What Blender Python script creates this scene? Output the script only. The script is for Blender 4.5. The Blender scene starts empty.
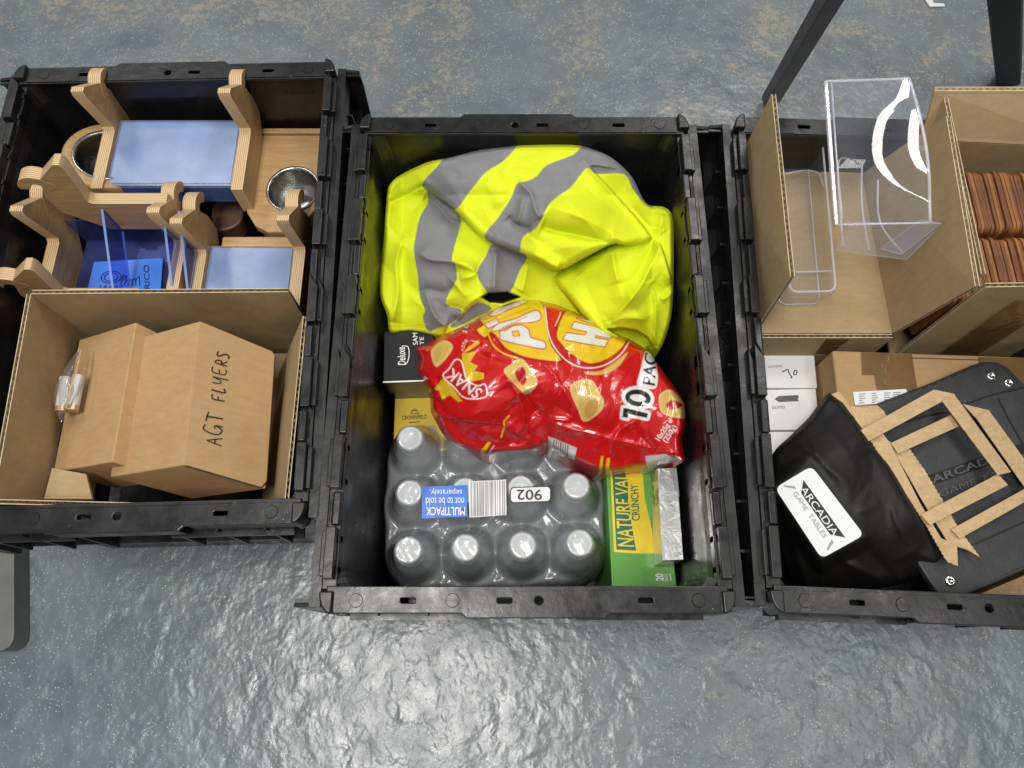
import bpy, bmesh, math, random
import numpy as np
from mathutils import Vector, Matrix
random.seed(7); RNG = np.random.default_rng(7)
S = bpy.context.scene; COL = S.collection
# ------------------------------------------------------------------ camera, world, lamps, exposure
F = 740.0; TILT = math.radians(19.9); ZC = 1.07
cam = bpy.data.cameras.new('camera'); camo = bpy.data.objects.new('camera', cam); COL.objects.link(camo)
camo.location = (0, 0, ZC); camo.rotation_euler = (TILT, 0, 0)
cam.sensor_width = 36; cam.lens = 36*F/1024; cam.clip_start = .01; cam.clip_end = 100
S.camera = camo
W = bpy.data.worlds.new('World'); S.world = W; W.use_nodes = True
W.node_tree.nodes['Background'].inputs[0].default_value = (.93, .97, 1, 1)
W.node_tree.nodes['Background'].inputs[1].default_value = .24
def area(name, loc, sx, sy, power, col=(1, .97, .93), aim=None):
    l = bpy.data.lights.new(name, 'AREA'); l.shape = 'RECTANGLE'; l.size = sx; l.size_y = sy
    l.energy = power; l.color = col
    o = bpy.data.objects.new(name, l); COL.objects.link(o); o.location = loc
    if aim: o.rotation_euler = (Vector(aim)-Vector(loc)).to_track_quat('-Z', 'Y').to_euler()
    return o
area('ceiling_lamp', (-.42, -.22, 2.75), .5, 1.15, 52)
area('ceiling_lamp', (1.45, -.35, 2.8), .5, 1.15, 15)
area('ceiling_lamp', (1.05, 1.9, 2.85), .62, 1.25, 34)
area('ceiling_lamp', (-1.7, 1.9, 2.85), .62, 1.25, 22)
S.view_settings.view_transform = 'Standard'; S.view_settings.look = 'None'
S.view_settings.exposure = 0; S.view_settings.gamma = 1
S.cycles.max_bounces = 14; S.cycles.transparent_max_bounces = 24; S.cycles.transmission_bounces = 10
S.cycles.caustics_refractive = False; S.cycles.caustics_reflective = False
S.cycles.sample_clamp_indirect = 6

# ------------------------------------------------------------------ maths helpers
_c, _s = math.cos(TILT), math.sin(TILT)
def at(px, py, z):
    """the point of the place seen at photo position px, py when it lies at height z"""
    x = (np.asarray(px, float)-512)/F; y = -(np.asarray(py, float)-384)/F
    d = np.stack([x, y*_c+_s, y*_s-_c], -1)
    t = (np.asarray(z, float)-ZC)/d[..., 2]
    return np.array([0, 0, ZC])+d*t[..., None]
def on_x(px, py, c):
    x = (px-512)/F; y = -(py-384)/F; d = np.array([x, y*_c+_s, y*_s-_c]); return np.array([0, 0, ZC])+d*(c/d[0])
def V(*a): return np.array(a, float)
def inside(P, poly):
    P = np.asarray(P, float); poly = np.asarray(poly, float); x, y = P[:, 0], P[:, 1]; r = np.zeros(len(P), bool)
    x0, y0 = poly[:, 0], poly[:, 1]; x1, y1 = np.roll(x0, -1), np.roll(y0, -1)
    for a, b, c, d in zip(x0, y0, x1, y1):
        if b == d: continue
        m = ((b > y) != (d > y)) & (x < (c-a)*(y-b)/(d-b)+a); r ^= m
    return r
def segdist(P, pts, closed=False):
    """unsigned distance, signed side and nearest point to a polyline"""
    P = np.asarray(P, float); pts = np.asarray(pts, float); n = len(pts)
    best = np.full(len(P), 1e9); side = np.zeros(len(P)); near = P.copy(); par = np.zeros(len(P))
    m = n if closed else n-1
    for i in range(m):
        a, b = pts[i], pts[(i+1) % n]; ab = b-a; L2 = (ab@ab) or 1e-9
        t = np.clip(((P-a)@ab)/L2, 0, 1); q = a+t[:, None]*ab; d = np.hypot(*(P-q).T)
        k = d < best; best[k] = d[k]; near[k] = q[k]; par[k] = (i+t[k])/m
        side[k] = np.sign(ab[0]*(P[k, 1]-a[1])-ab[1]*(P[k, 0]-a[0]))
    return best, side, near, par
def smooth_poly(pts, n=6, closed=True):
    pts = [np.array(p, float) for p in pts]; N = len(pts); out = []
    for i in range(N if closed else N-1):
        g = (lambda k: pts[k % N]) if closed else (lambda k: pts[min(max(k, 0), N-1)])
        p0, p1, p2, p3 = g(i-1), g(i), g(i+1), g(i+2)
        for k in range(n):
            t = k/n
            out.append(.5*((2*p1)+(p2-p0)*t+(2*p0-5*p1+4*p2-p3)*t*t+(3*p1-p0-3*p2+p3)*t**3))
    if not closed: out.append(pts[-1])
    return np.array(out)
def rbf(ctrl, P):
    c = np.array(ctrl, float); X = c[:, :2]/100; z = c[:, 2]; Q = np.asarray(P)/100
    def ph(r): return np.where(r > 1e-9, r*r*np.log(np.maximum(r, 1e-9)), 0)
    n = len(X); A = np.zeros((n+3, n+3)); A[:n, :n] = ph(np.linalg.norm(X[:, None]-X[None], axis=2))+np.eye(n)*.02
    A[:n, n] = 1; A[:n, n+1:] = X; A[n:, :n] = A[:n, n:].T
    w = np.linalg.solve(A, np.r_[z, 0, 0, 0])
    return ph(np.linalg.norm(Q[:, None]-X[None], axis=2))@w[:n]+w[n]+Q@w[n+1:]

# ------------------------------------------------------------------ object helpers
def rootloc(p):
    while p.parent: p = p.parent
    return np.array(p.location)
def thing(name, label, cat, loc=(0, 0, 0), group=None):
    o = bpy.data.objects.new(name, None); COL.objects.link(o); o.location = tuple(loc); o.empty_display_size = .03
    o['label'] = label; o['category'] = cat
    if group: o['group'] = group
    return o
def tag(o, label, cat, group=None):
    o['label'] = label; o['category'] = cat
    if group: o['group'] = group
    return o
class MB:
    """collects faces and becomes ONE mesh object"""
    def __init__(s): s.v = []; s.f = []; s.m = []
    def add(s, verts, faces, mi=0):
        o = len(s.v); s.v += [tuple(map(float, p)) for p in verts]
        s.f += [tuple(i+o for i in f) for f in faces]; s.m += [mi]*len(faces)
    def quad(s, a, b, c, d, mi=0): s.add([a, b, c, d], [(0, 1, 2, 3)], mi)
    def prism(s, top, vec, mi=0, mside=None):
        """polygon 'top' (counter-clockwise seen from outside) extruded by vec"""
        top = [np.array(p, float) for p in top]; n = len(top); v = np.array(vec, float)
        a = np.cross(top[1]-top[0], top[2]-top[1])
        nn = sum((np.cross(top[i]-top[0], top[(i+1) % n]-top[0]) for i in range(1, n-1)), np.zeros(3))
        if nn@v > 0: top = top[::-1]
        bot = [p+v for p in top]
        s.add(top+bot, [tuple(range(n))], mi); o = len(s.v)-2*n
        s.f.append(tuple(o+n+i for i in reversed(range(n)))); s.m.append(mi)
        for i in range(n):
            j = (i+1) % n; s.f.append((o+i, o+n+i, o+n+j, o+j)); s.m.append(mi if mside is None else mside)
    def box(s, x0, x1, y0, y1, z0, z1, mi=0):
        s.prism([(x0, y0, z1), (x1, y0, z1), (x1, y1, z1), (x0, y1, z1)], (0, 0, z0-z1), mi)
    def grid(s, G, mi=0):
        h, w = G.shape[:2]
        s.add(G.reshape(-1, 3), [(i*w+j, i*w+j+1, (i+1)*w+j+1, (i+1)*w+j) for i in range(h-1) for j in range(w-1)], mi)
    def lathe(s, prof, n=40, cap=False, mi=0, c=(0, 0, 0)):
        a = np.linspace(0, 2*math.pi, n, endpoint=False); o = len(s.v)
        for r, z in prof: s.v += [(c[0]+r*math.cos(t), c[1]+r*math.sin(t), c[2]+z) for t in a]
        for i in range(len(prof)-1):
            for j in range(n):
                k = (j+1) % n; s.f.append((o+i*n+j, o+i*n+k, o+(i+1)*n+k, o+(i+1)*n+j)); s.m.append(mi)
        if cap:
            s.f.append(tuple(o+j for j in reversed(range(n)))); s.m.append(mi)
            s.f.append(tuple(o+(len(prof)-1)*n+j for j in range(n))); s.m.append(mi)
    def tube(s, pts, r, n=8, mi=0):
        pts = [np.array(p, float) for p in pts]; o = len(s.v); N = len(pts); up = V(0, 0, 1)
        for i, p in enumerate(pts):
            t = pts[min(i+1, N-1)]-pts[max(i-1, 0)]; t /= np.linalg.norm(t)
            a = np.cross(t, up if abs(t[2]) < .95 else V(1, 0, 0)); a /= np.linalg.norm(a); b = np.cross(t, a)
            rr = r[i] if hasattr(r, '__len__') else r
            s.v += [tuple(p+rr*(a*math.cos(q)+b*math.sin(q))) for q in np.linspace(0, 2*math.pi, n, endpoint=False)]
        for i in range(N-1):
            for j in range(n):
                k = (j+1) % n; s.f.append((o+i*n+j, o+i*n+k, o+(i+1)*n+k, o+(i+1)*n+j)); s.m.append(mi)
        s.f.append(tuple(o+j for j in reversed(range(n)))); s.m.append(mi)
        s.f.append(tuple(o+(N-1)*n+j for j in range(n))); s.m.append(mi)
    def build(s, name, mats, parent=None, bevel=0, smooth=False, local=False, seg=2, loc=None):
        me = bpy.data.meshes.new(name); v = np.array(s.v)
        if not local:
            off = rootloc(parent) if parent else (np.array(loc) if loc is not None else np.zeros(3))
            v = v-off
        me.from_pydata([tuple(p) for p in v], [], s.f)
        for m in (mats if isinstance(mats, (list, tuple)) else [mats]): me.materials.append(m)
        me.polygons.foreach_set('material_index', s.m)
        bm = bmesh.new(); bm.from_mesh(me); bmesh.ops.recalc_face_normals(bm, faces=bm.faces); bm.to_mesh(me); bm.free()
        o = bpy.data.objects.new(name, me); COL.objects.link(o)
        if parent: o.parent = parent
        elif loc is not None: o.location = tuple(loc)
        if bevel:
            b = o.modifiers.new('bevel', 'BEVEL'); b.width = bevel; b.segments = seg; b.limit_method = 'ANGLE'
            b.angle_limit = math.radians(35); b.harden_normals = True
            me.polygons.foreach_set('use_smooth', [True]*len(me.polygons))
        elif smooth: me.polygons.foreach_set('use_smooth', [True]*len(me.polygons))
        return o
def kids(o): return [c for c in COL.objects if c.parent == o]
def dup(o, parent=None):
    c = o.copy(); COL.objects.link(c)
    if parent: c.parent = parent
    for k in kids(o): dup(k, c)
    return c
_tc = {}
def text_raw(s, font_w=0.0, bold=0.0):
    """glyph triangles of a line of writing, scaled to a unit box"""
    k = (s, bold)
    if k in _tc: return _tc[k]
    cu = bpy.data.curves.new('t', 'FONT'); cu.body = s; cu.size = 1; cu.fill_mode = 'FRONT'; cu.offset = bold; cu.resolution_u = 4
    o = bpy.data.objects.new('t', cu); COL.objects.link(o); bpy.context.view_layer.update()
    me = bpy.data.meshes.new_from_object(o.evaluated_get(bpy.context.evaluated_depsgraph_get()))
    me.calc_loop_triangles()
    v = np.array([p.co[:2] for p in me.vertices]); t = np.array([l.vertices[:] for l in me.loop_triangles])
    bpy.data.objects.remove(o); bpy.data.curves.remove(cu); bpy.data.meshes.remove(me)
    mn, mx = v.min(0), v.max(0); v = (v-mn)/(mx-mn)
    _tc[k] = (v, t); return v, t
def writing(name, s, parent, O, X, Y, mat, eps=.0004, bold=0.0, taper=None):
    O, X, Y = map(lambda a: np.array(a, float), (O, X, Y)); n = np.cross(X, Y); n /= np.linalg.norm(n)
    if n[2] < 0 and abs(n[2]) > .3: n = -n
    v, t = text_raw(s, bold=bold); mb = MB()
    h = 1 if taper is None else (taper[0]+(taper[1]-taper[0])*v[:, :1])
    mb.add(O+v[:, :1]*X+v[:, 1:]*Y*h+n*eps, [tuple(a) for a in t]); return mb.build(name, mat, parent)
def ribbon(mb, pts, w, n, mi=0):
    pts = [np.array(p, float) for p in pts]; N = len(pts); L = []
    for i, p in enumerate(pts):
        t = pts[min(i+1, N-1)]-pts[max(i-1, 0)]; t = t/np.linalg.norm(t); a = np.cross(n, t); L.append((p-a*w/2, p+a*w/2))
    for i in range(N-1): mb.quad(L[i][0], L[i+1][0], L[i+1][1], L[i][1], mi)

# ------------------------------------------------------------------ materials
def nm(name):
    m = bpy.data.materials.new(name); m.use_nodes = True; nt = m.node_tree; return m, nt, nt.nodes['Principled BSDF']
def N(nt, t, **k):
    n = nt.nodes.new(t)
    for a, b in k.items():
        if a.startswith('i_'):
            key = a[2:].replace('_', ' '); n.inputs[int(key) if key.isdigit() else key].default_value = b
        else: setattr(n, a, b)
    return n
def ramp(nt, src, stops):
    r = N(nt, 'ShaderNodeValToRGB'); e = r.color_ramp.elements
    while len(e) < len(stops): e.new(.5)
    for q, (p, c) in zip(e, stops): q.position = p; q.color = (*c, 1) if len(c) == 3 else c
    nt.links.new(src, r.inputs[0]); return r.outputs[0]
def coords(nt, kind='Object', scale=(1, 1, 1), rot=(0, 0, 0)):
    c = N(nt, 'ShaderNodeTexCoord'); mp = N(nt, 'ShaderNodeMapping'); mp.inputs['Scale'].default_value = scale; mp.inputs['Rotation'].default_value = rot
    nt.links.new(c.outputs[kind], mp.inputs[0]); return mp.outputs[0]
def noise(nt, vec, scale, detail=4, rough=.55, dist=0):
    n = N(nt, 'ShaderNodeTexNoise', i_Scale=scale, i_Detail=detail, i_Roughness=rough, i_Distortion=dist)
    nt.links.new(vec, n.inputs['Vector']); return n.outputs['Fac']
def bump(nt, h, strength, dist, bs=None, prev=None):
    b = N(nt, 'ShaderNodeBump', i_Strength=strength, i_Distance=dist); nt.links.new(h, b.inputs['Height'])
    if prev: nt.links.new(prev, b.inputs['Normal'])
    if bs: nt.links.new(b.outputs[0], bs.inputs['Normal'])
    return b.outputs[0]
def mixc(nt, f, a, b):
    m = N(nt, 'ShaderNodeMix', data_type='RGBA')
    for s, v in ((m.inputs[0], f), (m.inputs[6], a), (m.inputs[7], b)):
        if hasattr(v, 'links') or hasattr(v, 'is_linked'): nt.links.new(v, s)
        elif isinstance(v, (int, float)): s.default_value = v
        else: s.default_value = (*v, 1)
    return m.outputs[2]
def simple(name, c, rough=.5, metal=0, var=.12, scale=30, bmp=0, coat=0, spec=.5):
    m, nt, b = nm(name); v = coords(nt); n = noise(nt, v, scale, 5)
    col = ramp(nt, n, [(.3, tuple(x*(1-var) for x in c)), (.7, tuple(min(1, x*(1+var)) for x in c))])
    nt.links.new(col, b.inputs['Base Color']); b.inputs['Roughness'].default_value = rough; b.inputs['Metallic'].default_value = metal
    b.inputs['Coat Weight'].default_value = coat; b.inputs['Coat Roughness'].default_value = .08; b.inputs['Specular IOR Level'].default_value = spec
    if bmp: bump(nt, noise(nt, v, scale*6, 3), bmp, .001, b)
    return m
def m_floor():
    m, nt, b = nm('painted_concrete'); v = coords(nt)
    big = noise(nt, v, 2.6, 5, .6, .6); mid = noise(nt, v, 14, 6, .65, .8); fine = noise(nt, v, 150, 4, .7)
    base = mixc(nt, ramp(nt, mid, [(.35, (0, 0, 0)), (.65, (1, 1, 1))]), (.102, .128, .146), (.150, .178, .194))
    base = mixc(nt, ramp(nt, big, [(.35, (0, 0, 0)), (.7, (1, 1, 1))]), base, (.176, .198, .209))
    # worn patches where sand coloured aggregate shows through
    a = N(nt, 'ShaderNodeMath', operation='MULTIPLY'); nt.links.new(noise(nt, v, 5.5, 6, .7, 1.2), a.inputs[0]); nt.links.new(noise(nt, v, 80, 5, .8), a.inputs[1])
    # wear is heavier toward the far right of the place
    sx = N(nt, 'ShaderNodeSeparateXYZ'); nt.links.new(v, sx.inputs[0])
    g = N(nt, 'ShaderNodeMath', operation='MULTIPLY_ADD', i_1=.075, i_2=-.035); nt.links.new(sx.outputs[1], g.inputs[0])
    a2 = N(nt, 'ShaderNodeMath', operation='ADD'); nt.links.new(a.outputs[0], a2.inputs[0]); nt.links.new(g.outputs[0], a2.inputs[1])
    wear = ramp(nt, a2.outputs[0], [(.315, (0, 0, 0)), (.375, (1, 1, 1))])
    w2 = N(nt, 'ShaderNodeMath', operation='MULTIPLY', i_1=.58); nt.links.new(wear, w2.inputs[0])
    base = mixc(nt, w2.outputs[0], base, (.36, .31, .235))
    vo = N(nt, 'ShaderNodeTexVoronoi', i_Scale=240); nt.links.new(v, vo.inputs['Vector'])
    sp = ramp(nt, vo.outputs['Distance'], [(.13, (1, 1, 1)), (.24, (0, 0, 0))])
    gate = ramp(nt, noise(nt, v, 26, 5, .75), [(.43, (0, 0, 0)), (.55, (1, 1, 1))])
    q = N(nt, 'ShaderNodeMath', operation='MULTIPLY'); nt.links.new(sp, q.inputs[0]); nt.links.new(gate, q.inputs[1])
    base = mixc(nt, q.outputs[0], base, (.60, .55, .44))
    sc = ramp(nt, noise(nt, coords(nt, scale=(1.2, 34, 1), rot=(0, 0, .6)), 9, 4, .7, .6), [(.66, (0, 0, 0)), (.72, (.35,)*3)]); base = mixc(nt, sc, base, (.33, .34, .335))
    nt.links.new(base, b.inputs['Base Color'])
    nt.links.new(ramp(nt, noise(nt, v, 22, 4), [(.3, (.23,)*3), (.75, (.44,)*3)]), b.inputs['Roughness'])
    h1 = N(nt, 'ShaderNodeTexNoise', i_Scale=52, i_Detail=2.2, i_Roughness=.45, i_Distortion=.25); nt.links.new(coords(nt, scale=(1, .85, 1), rot=(0, 0, .5)), h1.inputs['Vector'])
    # hammered bumps fade toward the back, keeping lamp glare off the far floor
    gy = N(nt, 'ShaderNodeMath', operation='MULTIPLY_ADD', i_1=-.75, i_2=.78); nt.links.new(sx.outputs[1], gy.inputs[0])
    gn = N(nt, 'ShaderNodeMath', operation='MULTIPLY_ADD', i_1=2.4, i_2=-1.2); nt.links.new(noise(nt, v, 3.2, 4, .6, .5), gn.inputs[0])
    gs = N(nt, 'ShaderNodeMath', operation='ADD', use_clamp=True); nt.links.new(gy.outputs[0], gs.inputs[0]); nt.links.new(gn.outputs[0], gs.inputs[1])
    gm = N(nt, 'ShaderNodeMath', operation='MULTIPLY'); nt.links.new(gs.outputs[0], gm.inputs[0]); nt.links.new(h1.outputs['Fac'], gm.inputs[1])
    b1 = bump(nt, gm.outputs[0], .26, .010); b2 = bump(nt, noise(nt, v, 15, 3), .22, .02, prev=b1)
    bump(nt, fine, .25, .002, b, prev=b2)
    b.inputs['Specular IOR Level'].default_value = .85
    return m
def m_black_plastic():
    m, nt, b = nm('black_plastic'); v = coords(nt)
    col = ramp(nt, noise(nt, v, 24, 6, .65, .5), [(.35, (.006, .006, .0063)), (.7, (.014, .014, .0144))])
    sc = noise(nt, coords(nt, scale=(3, 40, 12)), 18, 5, .8); dust = ramp(nt, sc, [(.66, (0, 0, 0)), (.78, (1, 1, 1))])
    q = N(nt, 'ShaderNodeMath', operation='MULTIPLY', i_1=.12); nt.links.new(dust, q.inputs[0])
    vo = N(nt, 'ShaderNodeTexVoronoi', i_Scale=130); nt.links.new(v, vo.inputs['Vector'])
    sp = ramp(nt, vo.outputs['Distance'], [(.05, (1, 1, 1)), (.09, (0, 0, 0))]); gt = ramp(nt, noise(nt, v, 30, 3), [(.58, (0, 0, 0)), (.64, (.8, .8, .8))])
    q2 = N(nt, 'ShaderNodeMath', operation='MULTIPLY'); nt.links.new(sp, q2.inputs[0]); nt.links.new(gt, q2.inputs[1])
    nt.links.new(mixc(nt, q2.outputs[0], mixc(nt, q.outputs[0], col, (.2, .2, .2)), (.38, .37, .35)), b.inputs['Base Color'])
    nt.links.new(ramp(nt, noise(nt, v, 40, 5), [(.3, (.22,)*3), (.7, (.44,)*3)]), b.inputs['Roughness']); b.inputs['Specular IOR Level'].default_value = .5
    bump(nt, noise(nt, v, 55, 4), .25, .002, b); return m
def m_kraft(name, c, fib=.1, rough=.75, crinkle=0):
    m, nt, b = nm(name); v = coords(nt)
    col = ramp(nt, noise(nt, coords(nt, scale=(1, 3, 1)), 60, 7, .75), [(.3, tuple(x*(1-fib) for x in c)), (.7, tuple(x*(1+fib) for x in c))])
    st = ramp(nt, noise(nt, v, 7, 3), [(.35, (.82,)*3), (.6, (1, 1, 1))])
    mm = N(nt, 'ShaderNodeMix', data_type='RGBA', blend_type='MULTIPLY'); mm.inputs[0].default_value = .7
    nt.links.new(col, mm.inputs[6]); nt.links.new(st, mm.inputs[7]); nt.links.new(mm.outputs[2], b.inputs['Base Color'])
    b.inputs['Roughness'].default_value = rough; b.inputs['Specular IOR Level'].default_value = .25
    h = bump(nt, noise(nt, v, 14, 2), .35, .006)
    if crinkle: h = bump(nt, noise(nt, coords(nt, scale=(1, 1, 2)), 42, 3, .6, 1.2), .7, .006, prev=h)
    bump(nt, noise(nt, v, 260, 2), .12, .0008, b, prev=h); return m
def m_veneer(name, light, dark, scale=(6, 60, 60), rough=.42):
    m, nt, b = nm(name); n = noise(nt, coords(nt, scale=scale), 3.2, 6, .65, .6)
    f = noise(nt, coords(nt, scale=tuple(x*3 for x in scale)), 5, 3, .7)
    c = ramp(nt, n, [(.3, dark), (.5, tuple((a+b_)/2 for a, b_ in zip(light, dark))), (.68, light)])
    mm = mixc(nt, ramp(nt, f, [(.58, (0, 0, 0)), (.72, (.55,)*3)]), c, tuple(x*.55 for x in dark))
    nt.links.new(mm, b.inputs['Base Color']); b.inputs['Roughness'].default_value = rough; bump(nt, n, .12, .001, b); return m
def m_plyedge():
    m, nt, b = nm('plywood_edge'); v = coords(nt)
    sx = N(nt, 'ShaderNodeSeparateXYZ'); nt.links.new(v, sx.inputs[0])
    a = N(nt, 'ShaderNodeMath', operation='MULTIPLY_ADD', i_1=2*math.pi/.0024); nt.links.new(sx.outputs[2], a.inputs[0])
    w = N(nt, 'ShaderNodeMath', operation='MULTIPLY', i_1=5.0); nt.links.new(noise(nt, v, 38, 3), w.inputs[0]); nt.links.new(w.outputs[0], a.inputs[2])
    s = N(nt, 'ShaderNodeMath', operation='SINE'); nt.links.new(a.outputs[0], s.inputs[0])
    r = N(nt, 'ShaderNodeMath', operation='MULTIPLY_ADD', i_1=.5, i_2=.5); nt.links.new(s.outputs[0], r.inputs[0])
    c = ramp(nt, r.outputs[0], [(.0, (.37, .225, .105)), (.3, (.49, .33, .17)), (.5, (.58, .42, .23)), (1, (.64, .475, .27))])
    nt.links.new(c, b.inputs['Base Color']); b.inputs['Roughness'].default_value = .5; return m
def m_acrylic(name, tint=(1, 1, 1), haze=0.0, hcol=(.8, .85, 1), rough=.03, gloss=1.0, bmp=0):
    m = bpy.data.materials.new(name); m.use_nodes = True; nt = m.node_tree; nt.nodes.remove(nt.nodes['Principled BSDF']); out = nt.nodes['Material Output']
    tr = N(nt, 'ShaderNodeBsdfTransparent', i_Color=(*tint, 1)); df = N(nt, 'ShaderNodeBsdfDiffuse', i_Color=(*hcol, 1)); gl = N(nt, 'ShaderNodeBsdfGlossy', i_Roughness=rough)
    v = coords(nt); hz = N(nt, 'ShaderNodeMath', operation='MULTIPLY', i_1=haze); nt.links.new(ramp(nt, noise(nt, v, 25, 4), [(.3, (.75,)*3), (.7, (1.15,)*3)]), hz.inputs[0])
    m1 = N(nt, 'ShaderNodeMixShader'); nt.links.new(hz.outputs[0], m1.inputs[0]); nt.links.new(tr.outputs[0], m1.inputs[1]); nt.links.new(df.outputs[0], m1.inputs[2])
    fr = N(nt, 'ShaderNodeFresnel', i_IOR=1.5); geo = N(nt, 'ShaderNodeNewGeometry'); bk = N(nt, 'ShaderNodeMath', operation='MULTIPLY_ADD', i_1=1/1.5-1.5, i_2=1.5); nt.links.new(geo.outputs['Backfacing'], bk.inputs[0]); nt.links.new(bk.outputs[0], fr.inputs['IOR']); g = N(nt, 'ShaderNodeMath', operation='MULTIPLY', i_1=gloss); nt.links.new(fr.outputs[0], g.inputs[0])
    m2 = N(nt, 'ShaderNodeMixShader'); nt.links.new(g.outputs[0], m2.inputs[0]); nt.links.new(m1.outputs[0], m2.inputs[1]); nt.links.new(gl.outputs[0], m2.inputs[2])
    if bmp:
        bb = bump(nt, noise(nt, v, 28, 3, .5, .5), bmp, .006); nt.links.new(bb, gl.inputs['Normal']); nt.links.new(bb, fr.inputs['Normal'])
    nt.links.new(m2.outputs[0], out.inputs[0]); return m
def m_attr(name, rough=.4, coat=0, bmp=0, bscale=60, sheen=0, spec=.5, rattr=False):
    m, nt, b = nm(name); a = N(nt, 'ShaderNodeVertexColor', layer_name='print'); v = coords(nt)
    n = ramp(nt, noise(nt, v, 40, 4), [(.3, (.93,)*3), (.7, (1, 1, 1))])
    mm = N(nt, 'ShaderNodeMix', data_type='RGBA', blend_type='MULTIPLY'); mm.inputs[0].default_value = 1
    nt.links.new(a.outputs[0], mm.inputs[6]); nt.links.new(n, mm.inputs[7]); nt.links.new(mm.outputs[2], b.inputs['Base Color'])
    b.inputs['Roughness'].default_value = rough; b.inputs['Coat Weight'].default_value = coat; b.inputs['Coat Roughness'].default_value = .06
    b.inputs['Specular IOR Level'].default_value = spec; b.inputs['Sheen Weight'].default_value = sheen
    if bmp: bump(nt, noise(nt, v, bscale, 4, .6, .4), bmp, .004, b)
    return m
M = dict(
    floor=m_floor(), black=m_black_plastic(),
    card=m_kraft('brown_cardboard', (.40, .292, .158)), kraft=m_kraft('kraft_board', (.44, .285, .138)), kraft2=m_kraft('pale_kraft_paper', (.52, .365, .195), .16, .6, 1),
    flute=simple('cardboard_flute', (.56, .45, .29), .8, var=.25, scale=120), darkgap=simple('dark_gap', (.05, .035, .02), .9),
    veneer=m_veneer('oak_veneer', (.50, .325, .15), (.36, .21, .085)), ply=m_plyedge(),
    tile=m_veneer('red_brown_wood', (.235, .085, .024), (.08, .028, .009), (120, 12, 30), .55),
    tile_pale=m_veneer('orange_wood', (.36, .15, .042), (.17, .065, .02), (120, 12, 30), .55),
    walnut=m_veneer('dark_walnut', (.17, .09, .045), (.07, .035, .018)), steel=simple('brushed_steel', (.55, .55, .54), .22, 1, var=.1, scale=14), gunmetal=simple('dark_gunmetal', (.095, .093, .088), .45, .3, var=.3, scale=22, bmp=.1),
    blackleg=simple('black_leg_paint', (.008, .008, .008), .6), greysteel=simple('grey_painted_steel', (.16, .165, .155), .5, .2, var=.12, scale=30),
    clear=m_acrylic('clear_acrylic', (.975, .98, .985), .07), clear_edge=m_acrylic('acrylic_edge', (.95, .96, 1), .33, (.9, .91, .98), .08),
    frost=m_acrylic('frosted_film_acrylic', (.7, .8, 1), .85, (.25, .335, .56), .22, 1.0), bluefilm=m_acrylic('blue_film_acrylic', (.60, .66, .97), .12, (.20, .26, .6), .04, .4),
    hazy=m_acrylic('hazy_acrylic', (.75, .82, .97), .45, (.30, .36, .52), .12, .8), bluelip=m_acrylic('blue_tinted_lip', (.6, .7, .95), .5, (.12, .2, .46), .1, .6), bluedge=m_acrylic('blue_lit_edge', (.5, .6, 1), .6, (.35, .5, 1), .1), bluecard=simple('blue_card', (.07, .24, .85), .4), blueink=simple('navy_ink', (.01, .02, .16), .5),
    film=m_acrylic('shrink_film', (.97, .98, .98), .44, (.54, .575, .58), .2, 1.7, .5), cap=simple('white_cap', (.88, .89, .90), .35, var=.03, coat=.3),
    white=simple('white_card', (.72, .73, .74), .45, var=.03), whiteink=simple('white_ink', (.8, .8, .78), .4, var=.03), blackink=simple('black_ink', (.012, .012, .014), .5),
    greyink=simple('grey_ink', (.3, .3, .31), .5), blackcard=simple('black_card', (.016, .016, .017), .3, coat=.2), yellowbox=simple('yellow_card', (.62, .43, .02), .38, var=.06),
    greenbox=simple('green_card', (.115, .36, .05), .3, var=.05, coat=.25), darkgreen=simple('dark_green_ink', (.005, .14, .085), .35), yellowink=simple('yellow_ink', (.78, .58, .02), .35),
    blue=simple('blue_label', (.035, .16, .62), .35), goldtint=simple('dull_gold_card', (.16, .13, .06), .4, .3, bmp=.5),
    leather=simple('black_leatherette', (.027, .028, .030), .5, var=.2, scale=60, bmp=.35), blackpaper=simple('black_kraft_paper', (.0085, .008, .0072), .55, var=.3, scale=40, bmp=.3, spec=.3),
    embossed=simple('black_foil_print', (.008, .008, .008), .35), emboss_grey=simple('grey_foil_print', (.075, .077, .08), .4),
    silver=simple('silver_snap', (.8, .79, .77), .18, 1, var=.05), tape=m_acrylic('brown_tape', (.62, .45, .25), .5, (.26, .17, .075), .15, 1.6, .35),
    zip=m_acrylic('zip_bag_film', (.93, .93, .93), .14, (.7, .68, .66), .1, 1.5, .5), battery=simple('battery_jacket', (.50, .48, .45), .4, .1), copper=simple('copper_end', (.5, .36, .22), .3, .6),
)
def m_bottle():
    m, nt, b = nm('water_bottle_plastic'); b.inputs['Base Color'].default_value = (.78, .83, .84, 1); b.inputs['Transmission Weight'].default_value = .22; b.inputs['Coat Weight'].default_value = 1; b.inputs['Coat Roughness'].default_value = .04
    b.inputs['IOR'].default_value = 1.33; b.inputs['Roughness'].default_value = .16; return m
M['bottle'] = m_bottle()
def m_foil():
    m, nt, b = nm('silver_foil'); v = coords(nt); b.inputs['Metallic'].default_value = 1; b.inputs['Base Color'].default_value = (.72, .72, .71, 1); b.inputs['Roughness'].default_value = .3
    bump(nt, noise(nt, v, 60, 4, .6, .8), .22, .004, b); return m
M['foil'] = m_foil()
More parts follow.
